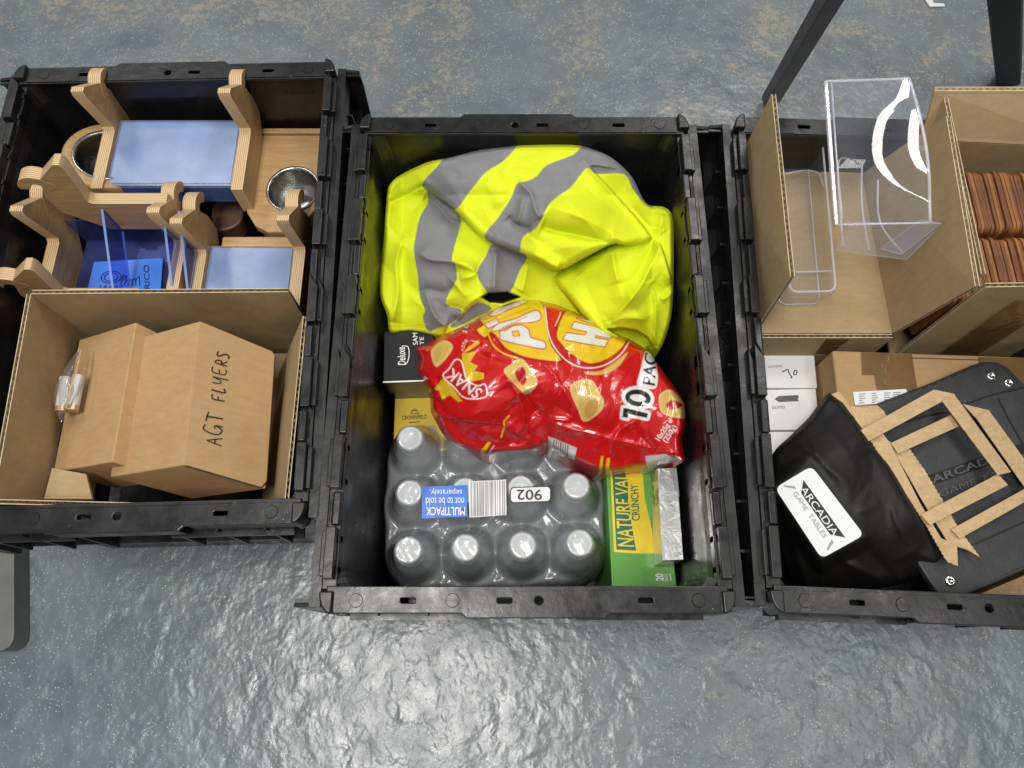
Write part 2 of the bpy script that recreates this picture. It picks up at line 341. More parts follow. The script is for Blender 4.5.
M['jacket'] = m_attr('hi_vis_cloth', .6, 0, .10, 220, 0, .15); _b = M['jacket'].node_tree.nodes['Principled BSDF']; _b.inputs['Subsurface Weight'].default_value = .3; _b.inputs['Subsurface Radius'].default_value = (1, 1, .3); _b.inputs['Subsurface Scale'].default_value = .006; M['bag'] = m_attr('printed_bag_film', .26, .6, .3, 45)

# ================================================================== SETTING: floor
g = MB(); g.quad((-5, -5, 0), (5, -5, 0), (5, 5, 0), (-5, 5, 0)); fl = g.build('floor', M['floor']); fl['kind'] = 'structure'

# ================================================================== CRATES
H = .33
def plate_holes(outer, holes, z, th, bev=.001):
    cu = bpy.data.curves.new('c', 'CURVE'); cu.dimensions = '2D'; cu.fill_mode = 'BOTH'; cu.extrude = th/2-bev; cu.bevel_depth = bev; cu.bevel_resolution = 2
    for pts in [outer]+holes:
        sp = cu.splines.new('POLY'); sp.points.add(len(pts)-1)
        for q, p in zip(sp.points, pts): q.co = (p[0], p[1], 0, 1)
        sp.use_cyclic_u = True
    o = bpy.data.objects.new('c', cu); COL.objects.link(o); bpy.context.view_layer.update()
    me = bpy.data.meshes.new_from_object(o.evaluated_get(bpy.context.evaluated_depsgraph_get()))
    v = [(p.co.x, p.co.y, p.co.z+z) for p in me.vertices]; f = [tuple(p.vertices) for p in me.polygons]
    bpy.data.objects.remove(o); bpy.data.curves.remove(cu); bpy.data.meshes.remove(me); return v, f
def rrect(cx, cy, hx, hy, r, n=5):
    out = []
    for sx, sy, a0 in ((1, 1, 0), (-1, 1, 90), (-1, -1, 180), (1, -1, 270)):
        for k in range(n+1):
            a = math.radians(a0+90*k/n); out.append((cx+sx*(hx-r)+r*math.cos(a), cy+sy*(hy-r)+r*math.sin(a)))
    return out
IX, IY = .187, .269   # half opening
def make_crate():
    t = thing('plastic_crate', 'x', 'crate')
    mb = MB()
    # shell: inner and outer wall surfaces, tapered and rounded at the corners
    def ring(hx, hy, r, z): return [(x, y, z) for x, y in rrect(0, 0, hx, hy, r, 5)]
    rings = [ring(IX, IY, .016, H-.004), ring(IX-.003, IY-.003, .018, H-.03), ring(IX-.011, IY-.011, .022, .03), ring(IX-.016, IY-.016, .02, .014), ring(IX-.03, IY-.03, .02, .0125)]
    n = len(rings[0])
    for a, b in zip(rings, rings[1:]): mb.add(a+b, [(i, (i+1) % n, n+(i+1) % n, n+i) for i in range(n)])
    mb.add(rings[-1], [tuple(range(n))])
    o_r = [ring(IX+.003, IY+.003, .018, H-.006), ring(IX+.001, IY+.001, .02, H-.05), ring(IX-.006, IY-.006, .024, .004), ring(IX-.012, IY-.012, .024, .003)]
    for a, b in zip(o_r, o_r[1:]): mb.add(a+b, [(i, n+i, n+(i+1) % n, (i+1) % n) for i in range(n)])
    mb.add(o_r[-1], [tuple(reversed(range(n)))]); mb.add(rings[0]+o_r[0], [(i, n+i, n+(i+1) % n, (i+1) % n) for i in range(n)])
    # faint moulded ribs on the outside of the short ends and a lower ledge
    for s in (-1, 1):
        for x in (-.15, -.1, -.05, .05, .1, .15): mb.box(x-.0015, x+.0015, s*(IY+.004), s*(IY+.022), .2, H-.03)
        mb.box(-.178, -.05, s*(IY-.002), s*(IY+.026), H-.045, H-.04); mb.box(.05, .178, s*(IY-.002), s*(IY+.026), H-.045, H-.04)
        mb.box(-.165, .165, s*(IY-.004), s*(IY+.018), .2, .205)
    mb.build('tub', M['black'], t, smooth=False)
    # end rims with slots
    for s in (-1, 1):
        pts = [(-.193, -.003), (.193, -.003), (.193, .014), (.185, .0205), (.078, .0205), (.073, .0250), (-.058, .0250), (-.063, .0205), (-.185, .0205), (-.193, .014)]
        holes = [[(x+.008*dx, .0095+.0033*dy) for dx, dy in ((-1, -.6), (-.8, -1), (.8, -1), (1, -.6), (1, .6), (.8, 1), (-.8, 1), (-1, .6))] for x in (-.115, -.022, .114)]
        holes.append([(.011+.0052*math.cos(a), .0095+.0050*math.sin(a)) for a in np.linspace(0, 2*math.pi, 14, endpoint=False)])
        tr = (lambda p: (-p[0], IY+p[1])) if s > 0 else (lambda p: (p[0], -IY-p[1]))
        v, f = plate_holes([tr(p) for p in pts], [[tr(p) for p in h] for h in holes], H-.002, .004)
        r = MB(); r.add(v, f)
        # moulded discs and outer down-turned lip
        for x in (-.165, .165, -.072): r.lathe([(.0, .0008), (.0062, .0008), (.0068, 0), (.0068, -.001)], 18, c=(tr((x, .0095))[0], tr((x, .0095))[1], H))
        for x0, x1, yy in ((-.186, -.066, .0185), (.080, .186, .0185), (-.056, .071, .0230)):
            a, b = tr((x0, yy)), tr((x1, yy+.0018)); r.box(min(a[0], b[0]), max(a[0], b[0]), min(a[1], b[1]), max(a[1], b[1]), H-.03, H-.0035)
        a, b = tr((-.186, -.0022)), tr((.186, -.0002)); r.box(min(a[0], b[0]), max(a[0], b[0]), min(a[1], b[1]), max(a[1], b[1]), H-.001, H+.0012)
        rim = r.build('end_rim', M['black'], t)
    # corner guards
    for sx in (-1, 1):
        for sy in (-1, 1):
            c = MB(); pts = []
            for k in range(9):
                a = math.radians(90*k/8); pts.append((sx*(.1865+.0135*math.cos(a)), sy*(.270+.0215*math.sin(a)), H+.006))
            pts += [(sx*.1865, sy*.270, H+.006)]
            c.prism(pts, (0, 0, -.04)); c.build('corner_guard', M['black'], t, bevel=.0025)
    # long sides: hinge barrels belong to crate (short) or to the lid flap (long)
    for sx in (-1, 1):
        rail = MB(); rail.box(min(sx*.1855, sx*.200), max(sx*.1855, sx*.200), -.268, .268, H-.03, H-.004); rail.build('side_rail', M['black'], t, bevel=.001)
        flap = MB(); L = .284
        # hanging lid half: plate, frame strip on top, ribs behind it, long tapering end lips; splayed a little
        def X(d, z): return sx*(.2005+d+(H-z)*.045)
        def slab(d0, d1, y0, y1, z0, z1):
            flap.prism([(X(d0, z1), y0, z1), (X(d1, z1), y0, z1), (X(d1, z1), y1, z1), (X(d0, z1), y1, z1)], (X(0, z0)-X(0, z1), 0, z0-z1))
        zt = H-.006; zb = .125
        slab(0, .003, -L, L, zb, zt); slab(.003, .0105, -L, L, zt-.003, zt); slab(.003, .015, -L, L, zb, zb+.003); slab(.0085, .0105, -L, L, zt-.022, zt-.003)
        for k in range(12):
            y = -L+.003+k*(2*L-.006)/11; slab(.003, .0148, y-.0015, y+.0015, zb+.003, zt-.022)
        for z in (.19, .25): slab(.003, .0145, -L, L, z, z+.003)
        for k in range(11):
            y0 = -L+.003+k*(2*L-.006)/11; y1 = y0+(2*L-.006)/11; zz0, zz1 = (.193, .25) if k % 2 else (.25, .193)
            flap.prism([(X(.003, zz0), y0, zz0), (X(.013, zz0), y0, zz0), (X(.013, zz1), y1, zz1), (X(.003, zz1), y1, zz1)], (0, 0, .003))
        for sy in (-1, 1):
            y = sy*L; flap.prism([(X(0, zt), y, zt), (X(.026, zt-.004), y, zt-.004), (X(.026, zt-.03), y, zt-.03), (X(.016, zb), y, zb), (X(0, zb), y, zb)], (0, -sy*.004, 0))
            slab(.0, .026, min(y, y-sy*.008), max(y, y-sy*.008), zt-.008, zt-.005)
        fo = flap.build('lid_flap', M['black'], t)
        y = -.248; k = 0; lens = [.050, .034, .056, .037, .051, .040, .047, .040, .056, .034, .051]
        tot = sum(lens)+.0022*(len(lens)-1); y = -tot/2
        for k, Ln in enumerate(lens):
            long = k % 2 == 0; h = MB(); xo = .1925+(.0016 if long else -.0010); w = .0064 if long else .0056; zz = H+(.0085 if long else .0035)
            sk = .008 if k in (4, 5) else 0
            def pr(x0, x1, ztop, y0, y1):
                a, b = (x0, x1) if sx > 0 else (-x1, -x0)
                s0 = sk if k == 5 else 0; s1 = sk if k == 4 else 0
                h.prism([(a, y0+s0, ztop), (b, y0-s0, ztop), (b, y1-s1, ztop), (a, y1+s1, ztop)], (0, 0, H-.02-ztop))
            pr(xo-w, xo+w*.55, zz, y, y+Ln)
            pr(xo+w*.55, xo+w+.0022, zz-(.006 if long else .007), y+.003, y+Ln-.003 if long else y+Ln-.006)
            if long: pr(xo-w-.0022, xo-w, H-.001, y+.006, y+.014); pr(xo-w-.0022, xo-w, H-.001, y+Ln-.014, y+Ln-.006)
            h.build('hinge_barrel', M['black'], fo if long else t, bevel=.0022, seg=3)
            if k < len(lens)-1:
                h2 = MB(); h2.box(min(sx*.172, sx*.184), max(sx*.172, sx*.184), y+Ln-.001, y+Ln+.0032, H-.02, H+.001)
            y += Ln+.0022
    return t
crate = make_crate()
G3 = 'black lidded crates side by side on the floor'
for i, (x, y, a, lab) in enumerate([
        (.0148, .325, 0, 'black plastic crate in the middle, holding the yellow jacket and water bottles'),
        (-.4135, .4056, 1.57, 'black plastic crate on the left, holding wooden racks and an open cardboard box'),
        (.4580, .318, -2.3, 'black plastic crate on the right, holding cardboard boxes and a black paper bag')]):
    o = crate if i == 0 else dup(crate); o.location = (x, y, 0); o.rotation_euler = (0, 0, math.radians(a)); o['label'] = lab; o['group'] = G3

# ================================================================== CARDBOARD HELPERS
def corr(mb, p0, p1, q1, q0, n, t=.005, per=.0078):
    """one double-liner corrugated wall: base p0-p1, top edge q0-q1, thickness t along n; slots 0 liner 1 flute"""
    p0, p1, q0, q1, n = [np.array(a, float) for a in (p0, p1, q0, q1, n)]; n = n/np.linalg.norm(n)
    for o in (0, t-.0009): mb.prism([p0+n*o, p1+n*o, q1+n*o, q0+n*o], n*.0009, 0, 1)
    L = np.linalg.norm(q1-q0); k = max(4, int(L/per*6)); prev = None
    for i in range(k+1):
        s = i/k; off = n*(t/2+(t/2-.0012)*math.sin(2*math.pi*s*L/per)); a = p0+(p1-p0)*s+off; b = q0+(q1-q0)*s+off+(p0-q0)*.004
        if prev is not None: mb.quad(prev[0], a, b, prev[1], 1)
        prev = (a, b)
def topbox(name, px, ztop, h, mat, label, cat, bevel=.0012, group=None, parent=None):
    """closed box from the four photo corners of its top face at ztop and its height"""
    P = [at(a, b, ztop) for a, b in px]; c = np.mean(P, 0); base = V(c[0], c[1], ztop-h)
    t = thing(name, label, cat, base, group); mb = MB(); mb.prism(P, (0, 0, -h)); mb.build('carton', mat, t, bevel=bevel); return t, P

# ================================================================== LEFT CRATE: open cardboard box with kraft boxes
zt = .322
FL, FR, NL, NR = at(31, 294, zt), at(288, 292, zt), at(-6, 499, zt), at(276, 506, zt)
t = thing('open_cardboard_box', 'open brown corrugated cardboard box without lid holding two kraft boxes', 'cardboard box', V(*( (FL+NR)[:2]/2), .06))
def dn(p, z, dx=0, dy=0): return V(p[0]+dx, p[1]+dy, z)
mb = MB(); corr(mb, dn(FL, .14), dn(FR, .14), FR, FL, (0, 1, 0)); mb.build('wall', [M['card'], M['flute']], t)
mb = MB(); corr(mb, dn(NL, .14), dn(FL, .14), FL, NL, (-1, 0, 0)); mb.build('wall', [M['card'], M['flute']], t)
mb = MB(); corr(mb, dn(NL, .17, 0, .014), dn(NR, .17, 0, .014), NR, NL, (0, -1, 0)); mb.build('wall', [M['card'], M['flute']], t)
R1, R2 = at(303, 316, .330), at(284, 505, .322)
mb = MB(); corr(mb, dn(R2, .14, -.085), dn(R1, .14, -.085), R1, R2, (1, 0, .3)); mb.build('wall', [M['card'], M['flute']], t)
mb = MB(); a, b = dn(FL, .155, .008, -.006), dn(FR, .155, -.01, -.006); c, d = dn(FR, .155, -.01, -.15), dn(FL, .155, .008, -.15)
mb.prism([a, b, c, d], (0, 0, -.004)); mb.build('bottom_flap', M['card'], t)
mb = MB(); mb.prism([at(*p, .262) for p in [(44, 499), (92, 499), (86, 474), (52, 468)]], (0, 0, -.004)); mb.build('bottom_flap', M['card'], t)
def skewbox(name, R1, R2, Q1, Q2, L2, label, cat, lid=True):
    """box lying tilted with one long edge (R) up; Q its right edge, L its left edge"""
    L1 = L2+(R1-R2); Q1 = Q2+(R1-R2)*(np.linalg.norm(Q1-Q2)/np.linalg.norm(R1-R2)); B2 = L2+Q2-R2; B1 = L1+Q1-R1
    t = thing(name, label, cat, B2); mb = MB()
    mb.add([R1, R2, Q1, Q2, L1, L2, B1, B2], [(0, 1, 3, 2), (0, 4, 5, 1), (1, 5, 7, 3), (0, 2, 6, 4), (2, 3, 7, 6), (4, 6, 7, 5)])
    mb.build('carton', M['kraft'], t, bevel=.0016); n = np.cross(R2-R1, Q2-R2); n /= np.linalg.norm(n); n = n if n[2] > 0 else -n
    if lid:
        g = MB(); u, w = (Q2-R2), (R1-R2); o = .0022
        P = [R2+w*.0, R2+u*.93+w*.0, R2+u*.99+w*.05, R2+u*.99+w*.97, R2+u*.95+w*.995, R2+w*.995]
        g.prism([p+n*o for p in P], -n*.0018); lo_ = g.build('tuck_lid', M['kraft'], t, bevel=.0005); g = MB(); ribbon(g, [R2+u*.02-w*.006+n*.0006, R2+u*.93-w*.004+n*.0006, R2+u*.985+w*.03+n*.0006, R2+u*1.0+w*.08+n*.0006, R2+u*1.002+w*.97+n*.0006], .0016, n); g.build('lid_gap', M['darkgap'], lo_)
    return t, n
R1, R2 = at(199, 321, .325), at(184, 465, .325)
Q1, Q2 = at(277, 359, .262), at(266, 489, .262)
tf, nF = skewbox('kraft_carton', R1, R2, Q1, Q2, at(110, 477, .272), 'brown kraft carton with handwritten AGT FLYERS on its sloping lid', 'carton')
# hand lettering AGT FLYERS, reading up the lid
Ux = (R1-R2)/np.linalg.norm(R1-R2); Uy = np.cross(nF, Ux)
strokes = {'A': [[(0, 0), (.35, 1)], [(.35, 1), (.75, 0)], [(.12, .38), (.62, .45)]], 'G': [[(.7, .9), (.35, 1), (.05, .6), (.1, .15), (.4, 0), (.7, .3)], [(.45, .42), (.78, .42), (.7, -.05)]],
           'T': [[(0, 1), (.8, .95)], [(.4, 1), (.38, 0)]], 'F': [[(.05, 0), (.1, 1), (.65, 1.03)], [(.08, .52), (.5, .55)]], 'L': [[(.1, 1), (.05, 0), (.5, .02)]],
           'Y': [[(0, 1), (.05, .5), (.35, .45), (.6, 1)], [(.6, 1), (.5, -.1)]], 'E': [[(.6, 1), (.1, 1), (.05, 0), (.6, .02)], [(.08, .5), (.5, .52)]],
           'R': [[(.05, 0), (.1, 1), (.5, .95), (.52, .6), (.1, .5), (.6, 0)]], 'S': [[(.6, .9), (.3, 1), (.1, .8), (.5, .4), (.4, .05), (0, .1)]], '3': [[(0, .9), (.4, 1), (.5, .75), (.2, .55), (.55, .35), (.4, 0), (0, .1)]],
           '0': [[(.3, 1), (.05, .6), (.15, .05), (.5, .05), (.6, .6), (.35, 1)]]}
def handwrite(word, O, X, Y, size, n, w, parent, gap=.92, mat=None):
    mb = MB(); x = 0
    for q_, ch in enumerate(word):
        if ch == ' ': x += size*.75; continue
        k_ = (1.05 if q_ < 3 else .88)*random.uniform(.9, 1.1); dr = random.uniform(-.08, .08)
        for st in strokes[ch]:
            j_ = lambda: random.uniform(-.06, .06)
            pts = smooth_poly([O+X*(x+size*k_*.72*(a+j_()))+Y*size*(k_*(b+j_())+dr)+n*.0032 for a, b in st], 5, False); ribbon(mb, pts, w*random.uniform(.75, 1.15), n)
        x += size*gap*.8*k_
    return mb.build('handwriting', mat or M['blackink'], parent)
O = at(218, 447, .30); O = O-nF*((O-R2)@nF)
handwrite('AGT FLYERS', O, Ux, Uy, .0160, nF, .0014, tf)
r1, r2 = at(136, 322, .296), at(112, 462, .296)
t2, _ = skewbox('kraft_carton', r1, r2, at(190, 350, .235), at(175, 480, .235), at(53, 472, .240), 'plain brown kraft carton under the battery bag, behind the lettered carton', 'carton', False)
# zip bag with two batteries
Pb = lambda a, b, z: at(a, b, z)
for (a, b), (c, d), lab in [((66, 378), (62, 407), 'cylindrical battery in clear zip bag, the one nearer the cardboard wall'), ((79, 376), (73, 406), 'cylindrical battery in clear zip bag, the one on the carton side')]:
    p, q = Pb(a, b, .272), Pb(c, d, .272); ax = (q-p)/np.linalg.norm(q-p)
    bt = thing('battery', lab, 'battery', (p+q)/2, 'batteries in the zip bag'); x = MB(); x.tube([p, q], .0068, 16); x.build('battery_jacket', M['battery'], bt, smooth=False)
    x = MB(); x.tube([q, q+ax*.006], .0069, 16); x.build('battery_end', M['copper'], bt)
zb = MB(); G = np.zeros((14, 10, 3))
for i in range(14):
    for j in range(10):
        u = i/13; w = j/9*2-1; ca, cb = 81+(60-81)*u, 350+(420-350)*u; wid = 1.2+8.6*math.sin(math.pi*min(1, u**1.35))**.9
        wz = .272+.014*(1-w*w)*math.sin(math.pi*u)+.003*math.sin(9*u+3*w); G[i, j] = at(ca+wid*w-4*math.sin(u*3), cb+3*w, wz)
zb.grid(G); o = zb.build('zip_bag', M['zip'], smooth=True, loc=at(70, 385, .26)); tag(o, 'small clear zip bag holding two batteries on kraft carton', 'plastic bag')
zb = MB(); ribbon(zb, smooth_poly([at(81, 350, .284), at(76, 372, .292), at(70, 390, .292), at(66, 408, .284)], 6, False), .0028, V(-.3, 0, 1)); s = zb.build('seam', M['kraft2'], o, smooth=True)

# ================================================================== LEFT CRATE: wooden racks
prof_body = [(.090, 0), (.004, .0), (0, .004), (.008, .068), (.006, .074), (-.001, .074), (-.032, .046), (-.044, .012), (-.043, -.018), (-.002, -.056), (.080, -.056), (.090, -.048)]
hook_c = smooth_poly([(-.024, .030), (-.032, .041), (-.041, .045), (-.050, .042), (-.056, .035), (-.057, .030)], 5, False)
def bracket(name, parent, o, U, Wd, T, th=.015):
    """plywood side panel: profile plane axes U (along base) and Wd (up), thickness along T"""
    def mk(poly, mb): mb.prism([(a, b, th) for a, b in poly], (0, 0, -th), 0, 1)
    mb = MB(); mk(prof_body, mb)
    w = .0062; L, R = [], []
    for i, p in enumerate(hook_c):
        tt = hook_c[min(i+1, len(hook_c)-1)]-hook_c[max(i-1, 0)]; tt /= np.linalg.norm(tt); nn = V(-tt[1], tt[0]); ww = w*(1 if i < len(hook_c)-3 else .85)
        L.append(p+nn*ww); R.append(p-nn*ww)
    mb.prism([(a, b, th+.0004) for a, b in [tuple(p) for p in L]+[tuple(p) for p in R[::-1]]], (0, 0, -th-.0008), 0, 1)
    ob = mb.build(name, [M['veneer'], M['ply']], parent, bevel=.0022, local=True, seg=3)
    Mx = Matrix(((U[0], Wd[0], T[0], o[0]), (U[1], Wd[1], T[1], o[1]), (U[2], Wd[2], T[2], o[2]), (0, 0, 0, 1)))
    ob.matrix_local = Matrix.Translation(-Vector(rootloc(parent)))@Mx; return ob
RG = 'wooden racks in the left crate'
def slabq(mb, a, b, c, d, th, mi=0, me=1): 
    n = np.cross(b-a, d-a); n /= np.linalg.norm(n); mb.prism([a, b, c, d], n*th, mi, me)
# rack A : back, frosted panel
zA = .288; xr = on_x(250, 129, 0.0001)  # direction only
pr = at(239.5, 130, zA); pl = at(104, 127, zA)
oR = V(pr[0], pr[1], zA); oL = V(pl[0], pr[1]+.002, zA)
ra = thing('wooden_rack', 'oak plywood rack with frosted blue panel, hooked at the back of the crate', 'rack', V((oL[0]+oR[0])/2, pr[1]-.04, zA-.05), RG)
Uy_, Uz_, Ux_ = (0, -1, 0), (0, 0, 1), (1, 0, 0)
for o_ in (oL, oR): bracket('side_panel', ra, o_, Uy_, Uz_, Ux_)
def panel(parent, xl, xr_, yf, yn, z, drop, mats, lipmat, name='acrylic_panel'):
    mb = MB(); mb.prism([(xl, yn, z), (xr_, yn, z), (xr_, yf, z), (xl, yf, z)], (0, 0, -.004), 0, 1); pl_ = mb.build(name, [M['hazy'], M['bluedge']], parent)
    mb = MB(); i_ = .0035; mb.prism([(xl+i_, yn+i_, z+.0006), (xr_-i_, yn+i_, z+.0006), (xr_-i_, yf-i_, z+.0006), (xl+i_, yf-i_, z+.0006)], (0, 0, -.0005)); mb.build('protective_film', mats, pl_)
    mb = MB(); mb.prism([(xl, yn-.0005, z-.0045), (xr_, yn-.0005, z-.0045), (xr_, yn-.0005, z-drop), (xl, yn-.0005, z-drop)], (0, .003, 0)); mb.build('acrylic_lip', lipmat, parent)
panel(ra, oL[0]+.0155, oR[0]-.0005, pr[1]+.020, pr[1]-.080, zA-.006, .034, M['frost'], M['bluelip'])
# rack E : right front, frosted panel
zE = .246; pe = at(182, 244, zE); pf = at(292.5, 246, zE)   # pe: second bracket corner, pf: right
pe = at(205-10, 251, zE)
oE, oF = V(pe[0], pe[1], zE), V(at(294, 247, zE)[0], pe[1]+.004, zE)
re_ = thing('wooden_rack', 'oak plywood rack with frosted panel behind the open cardboard box', 'rack', V((oE[0]+oF[0])/2, pe[1]-.04, zE-.05), RG)
for o_ in (oE, oF): bracket('side_panel', re_, o_, Uy_, Uz_, Ux_)
panel(re_, oE[0]+.0155, oF[0]-.0005, pe[1]+.012, pe[1]-.072, zE-.008, .03, M['frost'], M['bluefilm'])
# rack D : left front, clear panel low inside
zD = .262; pb = at(48, 240, zD); pd = at(184, 241, zD)
oB, oD = V(pb[0], pb[1], zD), V(pd[0]-.012, pb[1]-.002, zD)
rd = thing('wooden_rack', 'oak plywood rack with blue see-through tray over a blue printed card', 'rack', V((oB[0]+oD[0])/2, pb[1]-.04, zD-.08), RG)
for o_ in (oB, oD): bracket('side_panel', rd, o_, Uy_, Uz_, Ux_)
mb = MB(); xl, xr_ = oB[0]+.0155, oD[0]-.0005; yf, yn = pb[1]+.03, pb[1]-.075
for z in (zD-.05,): mb.prism([(xl, yn, z), (xr_, yn, z), (xr_, yf, z), (xl, yf, z)], (0, 0, -.003))
mb.prism([(xl, yf, zD), (xr_, yf, zD), (xr_, yf, zD-.05), (xl, yf, zD-.05)], (0, -.003, 0)); mb.build('acrylic_panel', M['bluefilm'], rd)
# printed blue card at the bottom
zc = zD-.046; P = [at(94, 262, zc), at(163, 258, zc), at(160, 296, zc), at(86, 296, zc)]
cd = thing('printed_card', 'bright blue printed card lying under the see-through tray', 'card', np.mean(P, 0)); mb = MB(); mb.prism(P, (0, 0, -.002)); mb.build('card_sheet', M['bluecard'], cd)
mb = MB(); n = V(0, 0, 1); c0 = at(111, 277, zc+.0008)
for r in (.011, .0075): ribbon(mb, [c0+V(r*1.15*math.cos(a), r*.8*math.sin(a), 0) for a in np.linspace(0, 6.28, 24)], .0012, n)
for k in range(6): ribbon(mb, smooth_poly([c0+V(.012+.004*k, -.006+.002*math.sin(k*2), 0), c0+V(.016+.004*k, .004*math.cos(k), 0), c0+V(.014+.005*k, -.012, 0)], 5, False), .0011, n)
for k in range(4): ribbon(mb, smooth_poly([c0+V(-.012+.007*k, -.012, 0), c0+V(-.009+.007*k, -.017, 0), c0+V(-.004+.007*k, -.012, 0)], 5, False), .0011, n)
mb.build('line_drawing', M['blueink'], cd)
writing('lettering', 'RICO', cd, at(150, 289, zc+.0006), at(149, 265, zc)-at(150, 289, zc), at(144.5, 289, zc)-at(150, 289, zc), M['blueink'])
dk = MB(); a, b = at(66, 300, .165), at(172, 300, .165); c, d = at(176, 232, .165), at(80, 232, .165); 
# rack B : turned a quarter, brackets facing right, clear blue box between
yB = .512; zB = .318
def on_y(px, py, c):
    x = (px-512)/F; y = -(py-384)/F; d_ = np.array([x, y*_c+_s, y*_s-_c]); return np.array([0, 0, ZC])+d_*(c/d_[1])
pa = on_y(92, 193, yB); oA_ = V(pa[0], yB+.0, pa[2])
pc2 = at(65, 288, .262); oC_ = V(pc2[0], pc2[1], .262)
rb = thing('wooden_rack', 'oak plywood rack turned sideways with clear box, nearest the left wall', 'rack', V(oA_[0]+.04, (oA_[1]+oC_[1])/2, zB-.08), RG)
for o_ in (oA_, oC_): bracket('side_panel', rb, o_, (1, 0, 0), (0, 0, 1), (0, -1, 0))
x0, x1 = oA_[0]+.008, oA_[0]+.082; y0, y1 = oC_[1]-.001, oA_[1]-.0155; z0, z1 = oC_[2]-.006, oA_[2]-.010
for xx, up, dn_ in ((x0, 0, .05), (x1, .004, .042), (x1+.016, -.004, .05)):
    mb = MB(); mb.prism([(xx, y0, z0+up), (xx+.003, y0, z0+up), (xx+.003, y1, z1+up), (xx, y1, z1+up)], (0, 0, -dn_), 1, 0); mb.build('acrylic_panel', [M['bluefilm'], M['bluedge']], rb)
# cup holders
def cup(parent, c, r, h, n_, tilt):
    mb = MB(); mb.lathe([(r*.0, -h+.002), (r*.86, -h+.002), (r*.9, -h+.006), (r*.97, -.004), (r, 0), (r+.003, .0012), (r+.0035, -.001), (r*1.0, -.006), (r*.93, -h), (0, -h)], 48)
    o = mb.build('steel_cup', M['steel'], parent, local=True, smooth=True); o.matrix_local = Matrix.Translation(Vector(c)-Vector(rootloc(parent)))@tilt; return o
c2 = at(293, 189, .246); ch = thing('cup_holder', 'oak cup holder block with upright steel cup at the right wall', 'cup holder', V(c2[0], c2[1], .17), 'wooden cup holders with steel cups')
mb = MB(); Pl = [at(*p, .245) for p in smooth_poly([(258, 137), (316, 137), (321, 165), (318, 205), (284, 231), (262, 229), (246, 213), (250, 180)], 4)]
mb = MB()
hole = [(c2[0]+.0345*math.cos(a), c2[1]+.0345*math.sin(a)) for a in np.linspace(0, 2*math.pi, 40, endpoint=False)]
poly = [tuple(at(*p, .245)[:2]) for p in [(257, 136), (320, 136), (321, 170), (317, 205), (300, 226), (284, 231), (268, 231), (256, 225), (248, 212), (247, 190)]]
v, f = plate_holes(poly, [hole], .238, .014, .0015); mb.add(v, f); mb.build('wood_block', M['veneer'], ch)
mb = MB(); a, b = at(257, 133, .248), at(321, 133, .248); mb.prism([a, b, b+V(0, .008, 0), a+V(0, .008, 0)], (0, 0, -.05)); mb.build('back_strip', M['veneer'], ch, bevel=.001)
mb = MB(); a, b = at(262, 230, .225), at(283, 231, .225); mb.prism([a+V(0, .006, 0), b+V(0, .006, 0), b+V(0, -.004, -.0), a+V(0, -.004, 0)], (0, 0, -.05)); mb.build('lower_block', M['veneer'], ch, bevel=.003)
cup(ch, V(c2[0], c2[1], .2462), .0315, .075, None, Matrix.Identity(4))
c1 = at(109, 158, .275); c1h = thing('cup_holder', 'round oak cup holder with dark steel cup half behind the back rack', 'cup holder', V(c1[0], c1[1], .16), 'wooden cup holders with steel cups')
tl = Matrix.Rotation(math.radians(14), 4, 'Y')@Matrix.Rotation(math.radians(-6), 4, 'X')
mb = MB(); mb.lathe([(.038, .004), (.040, .006), (.051, .006), (.0535, .0035), (.0535, -.014), (.051, -.0165), (.040, -.0165), (.038, -.014), (.038, .004)], 56)
ob = mb.build('wood_block', M['veneer'], c1h, local=True, smooth=True); ob.matrix_local = Matrix.Translation(Vector(c1)-Vector(c1h.location))@tl
cup(c1h, V(*c1)+V(.001, 0, .007), .0365, .08, None, tl)
# darker wooden block between the racks
mb = MB(); Pd = [at(*p, .212) for p in smooth_poly([(213, 203), (236, 200), (243, 206), (240, 222), (225, 230), (213, 228)], 4)]
mb.prism(Pd, (0, 0, -.03)); o = mb.build('wooden_disc', M['walnut'], bevel=.003, loc=np.mean(Pd, 0)-V(0, 0, .03)); tag(o, 'dark brown rounded wood offcut between the back rack and cup holder', 'wood block')
mb = MB(); a, b = at(222, 236, .24), at(296, 236, .24); mb.prism([a, b, b-V(0, .016, 0), a-V(0, .016, 0)], (0, 0, -.02)); o = mb.build('wooden_strip', M['veneer'], bevel=.003, loc=(a+b)/2-V(0, 0, .02)); tag(o, 'narrow wooden strip behind the frosted panel of the front rack', 'wood strip')

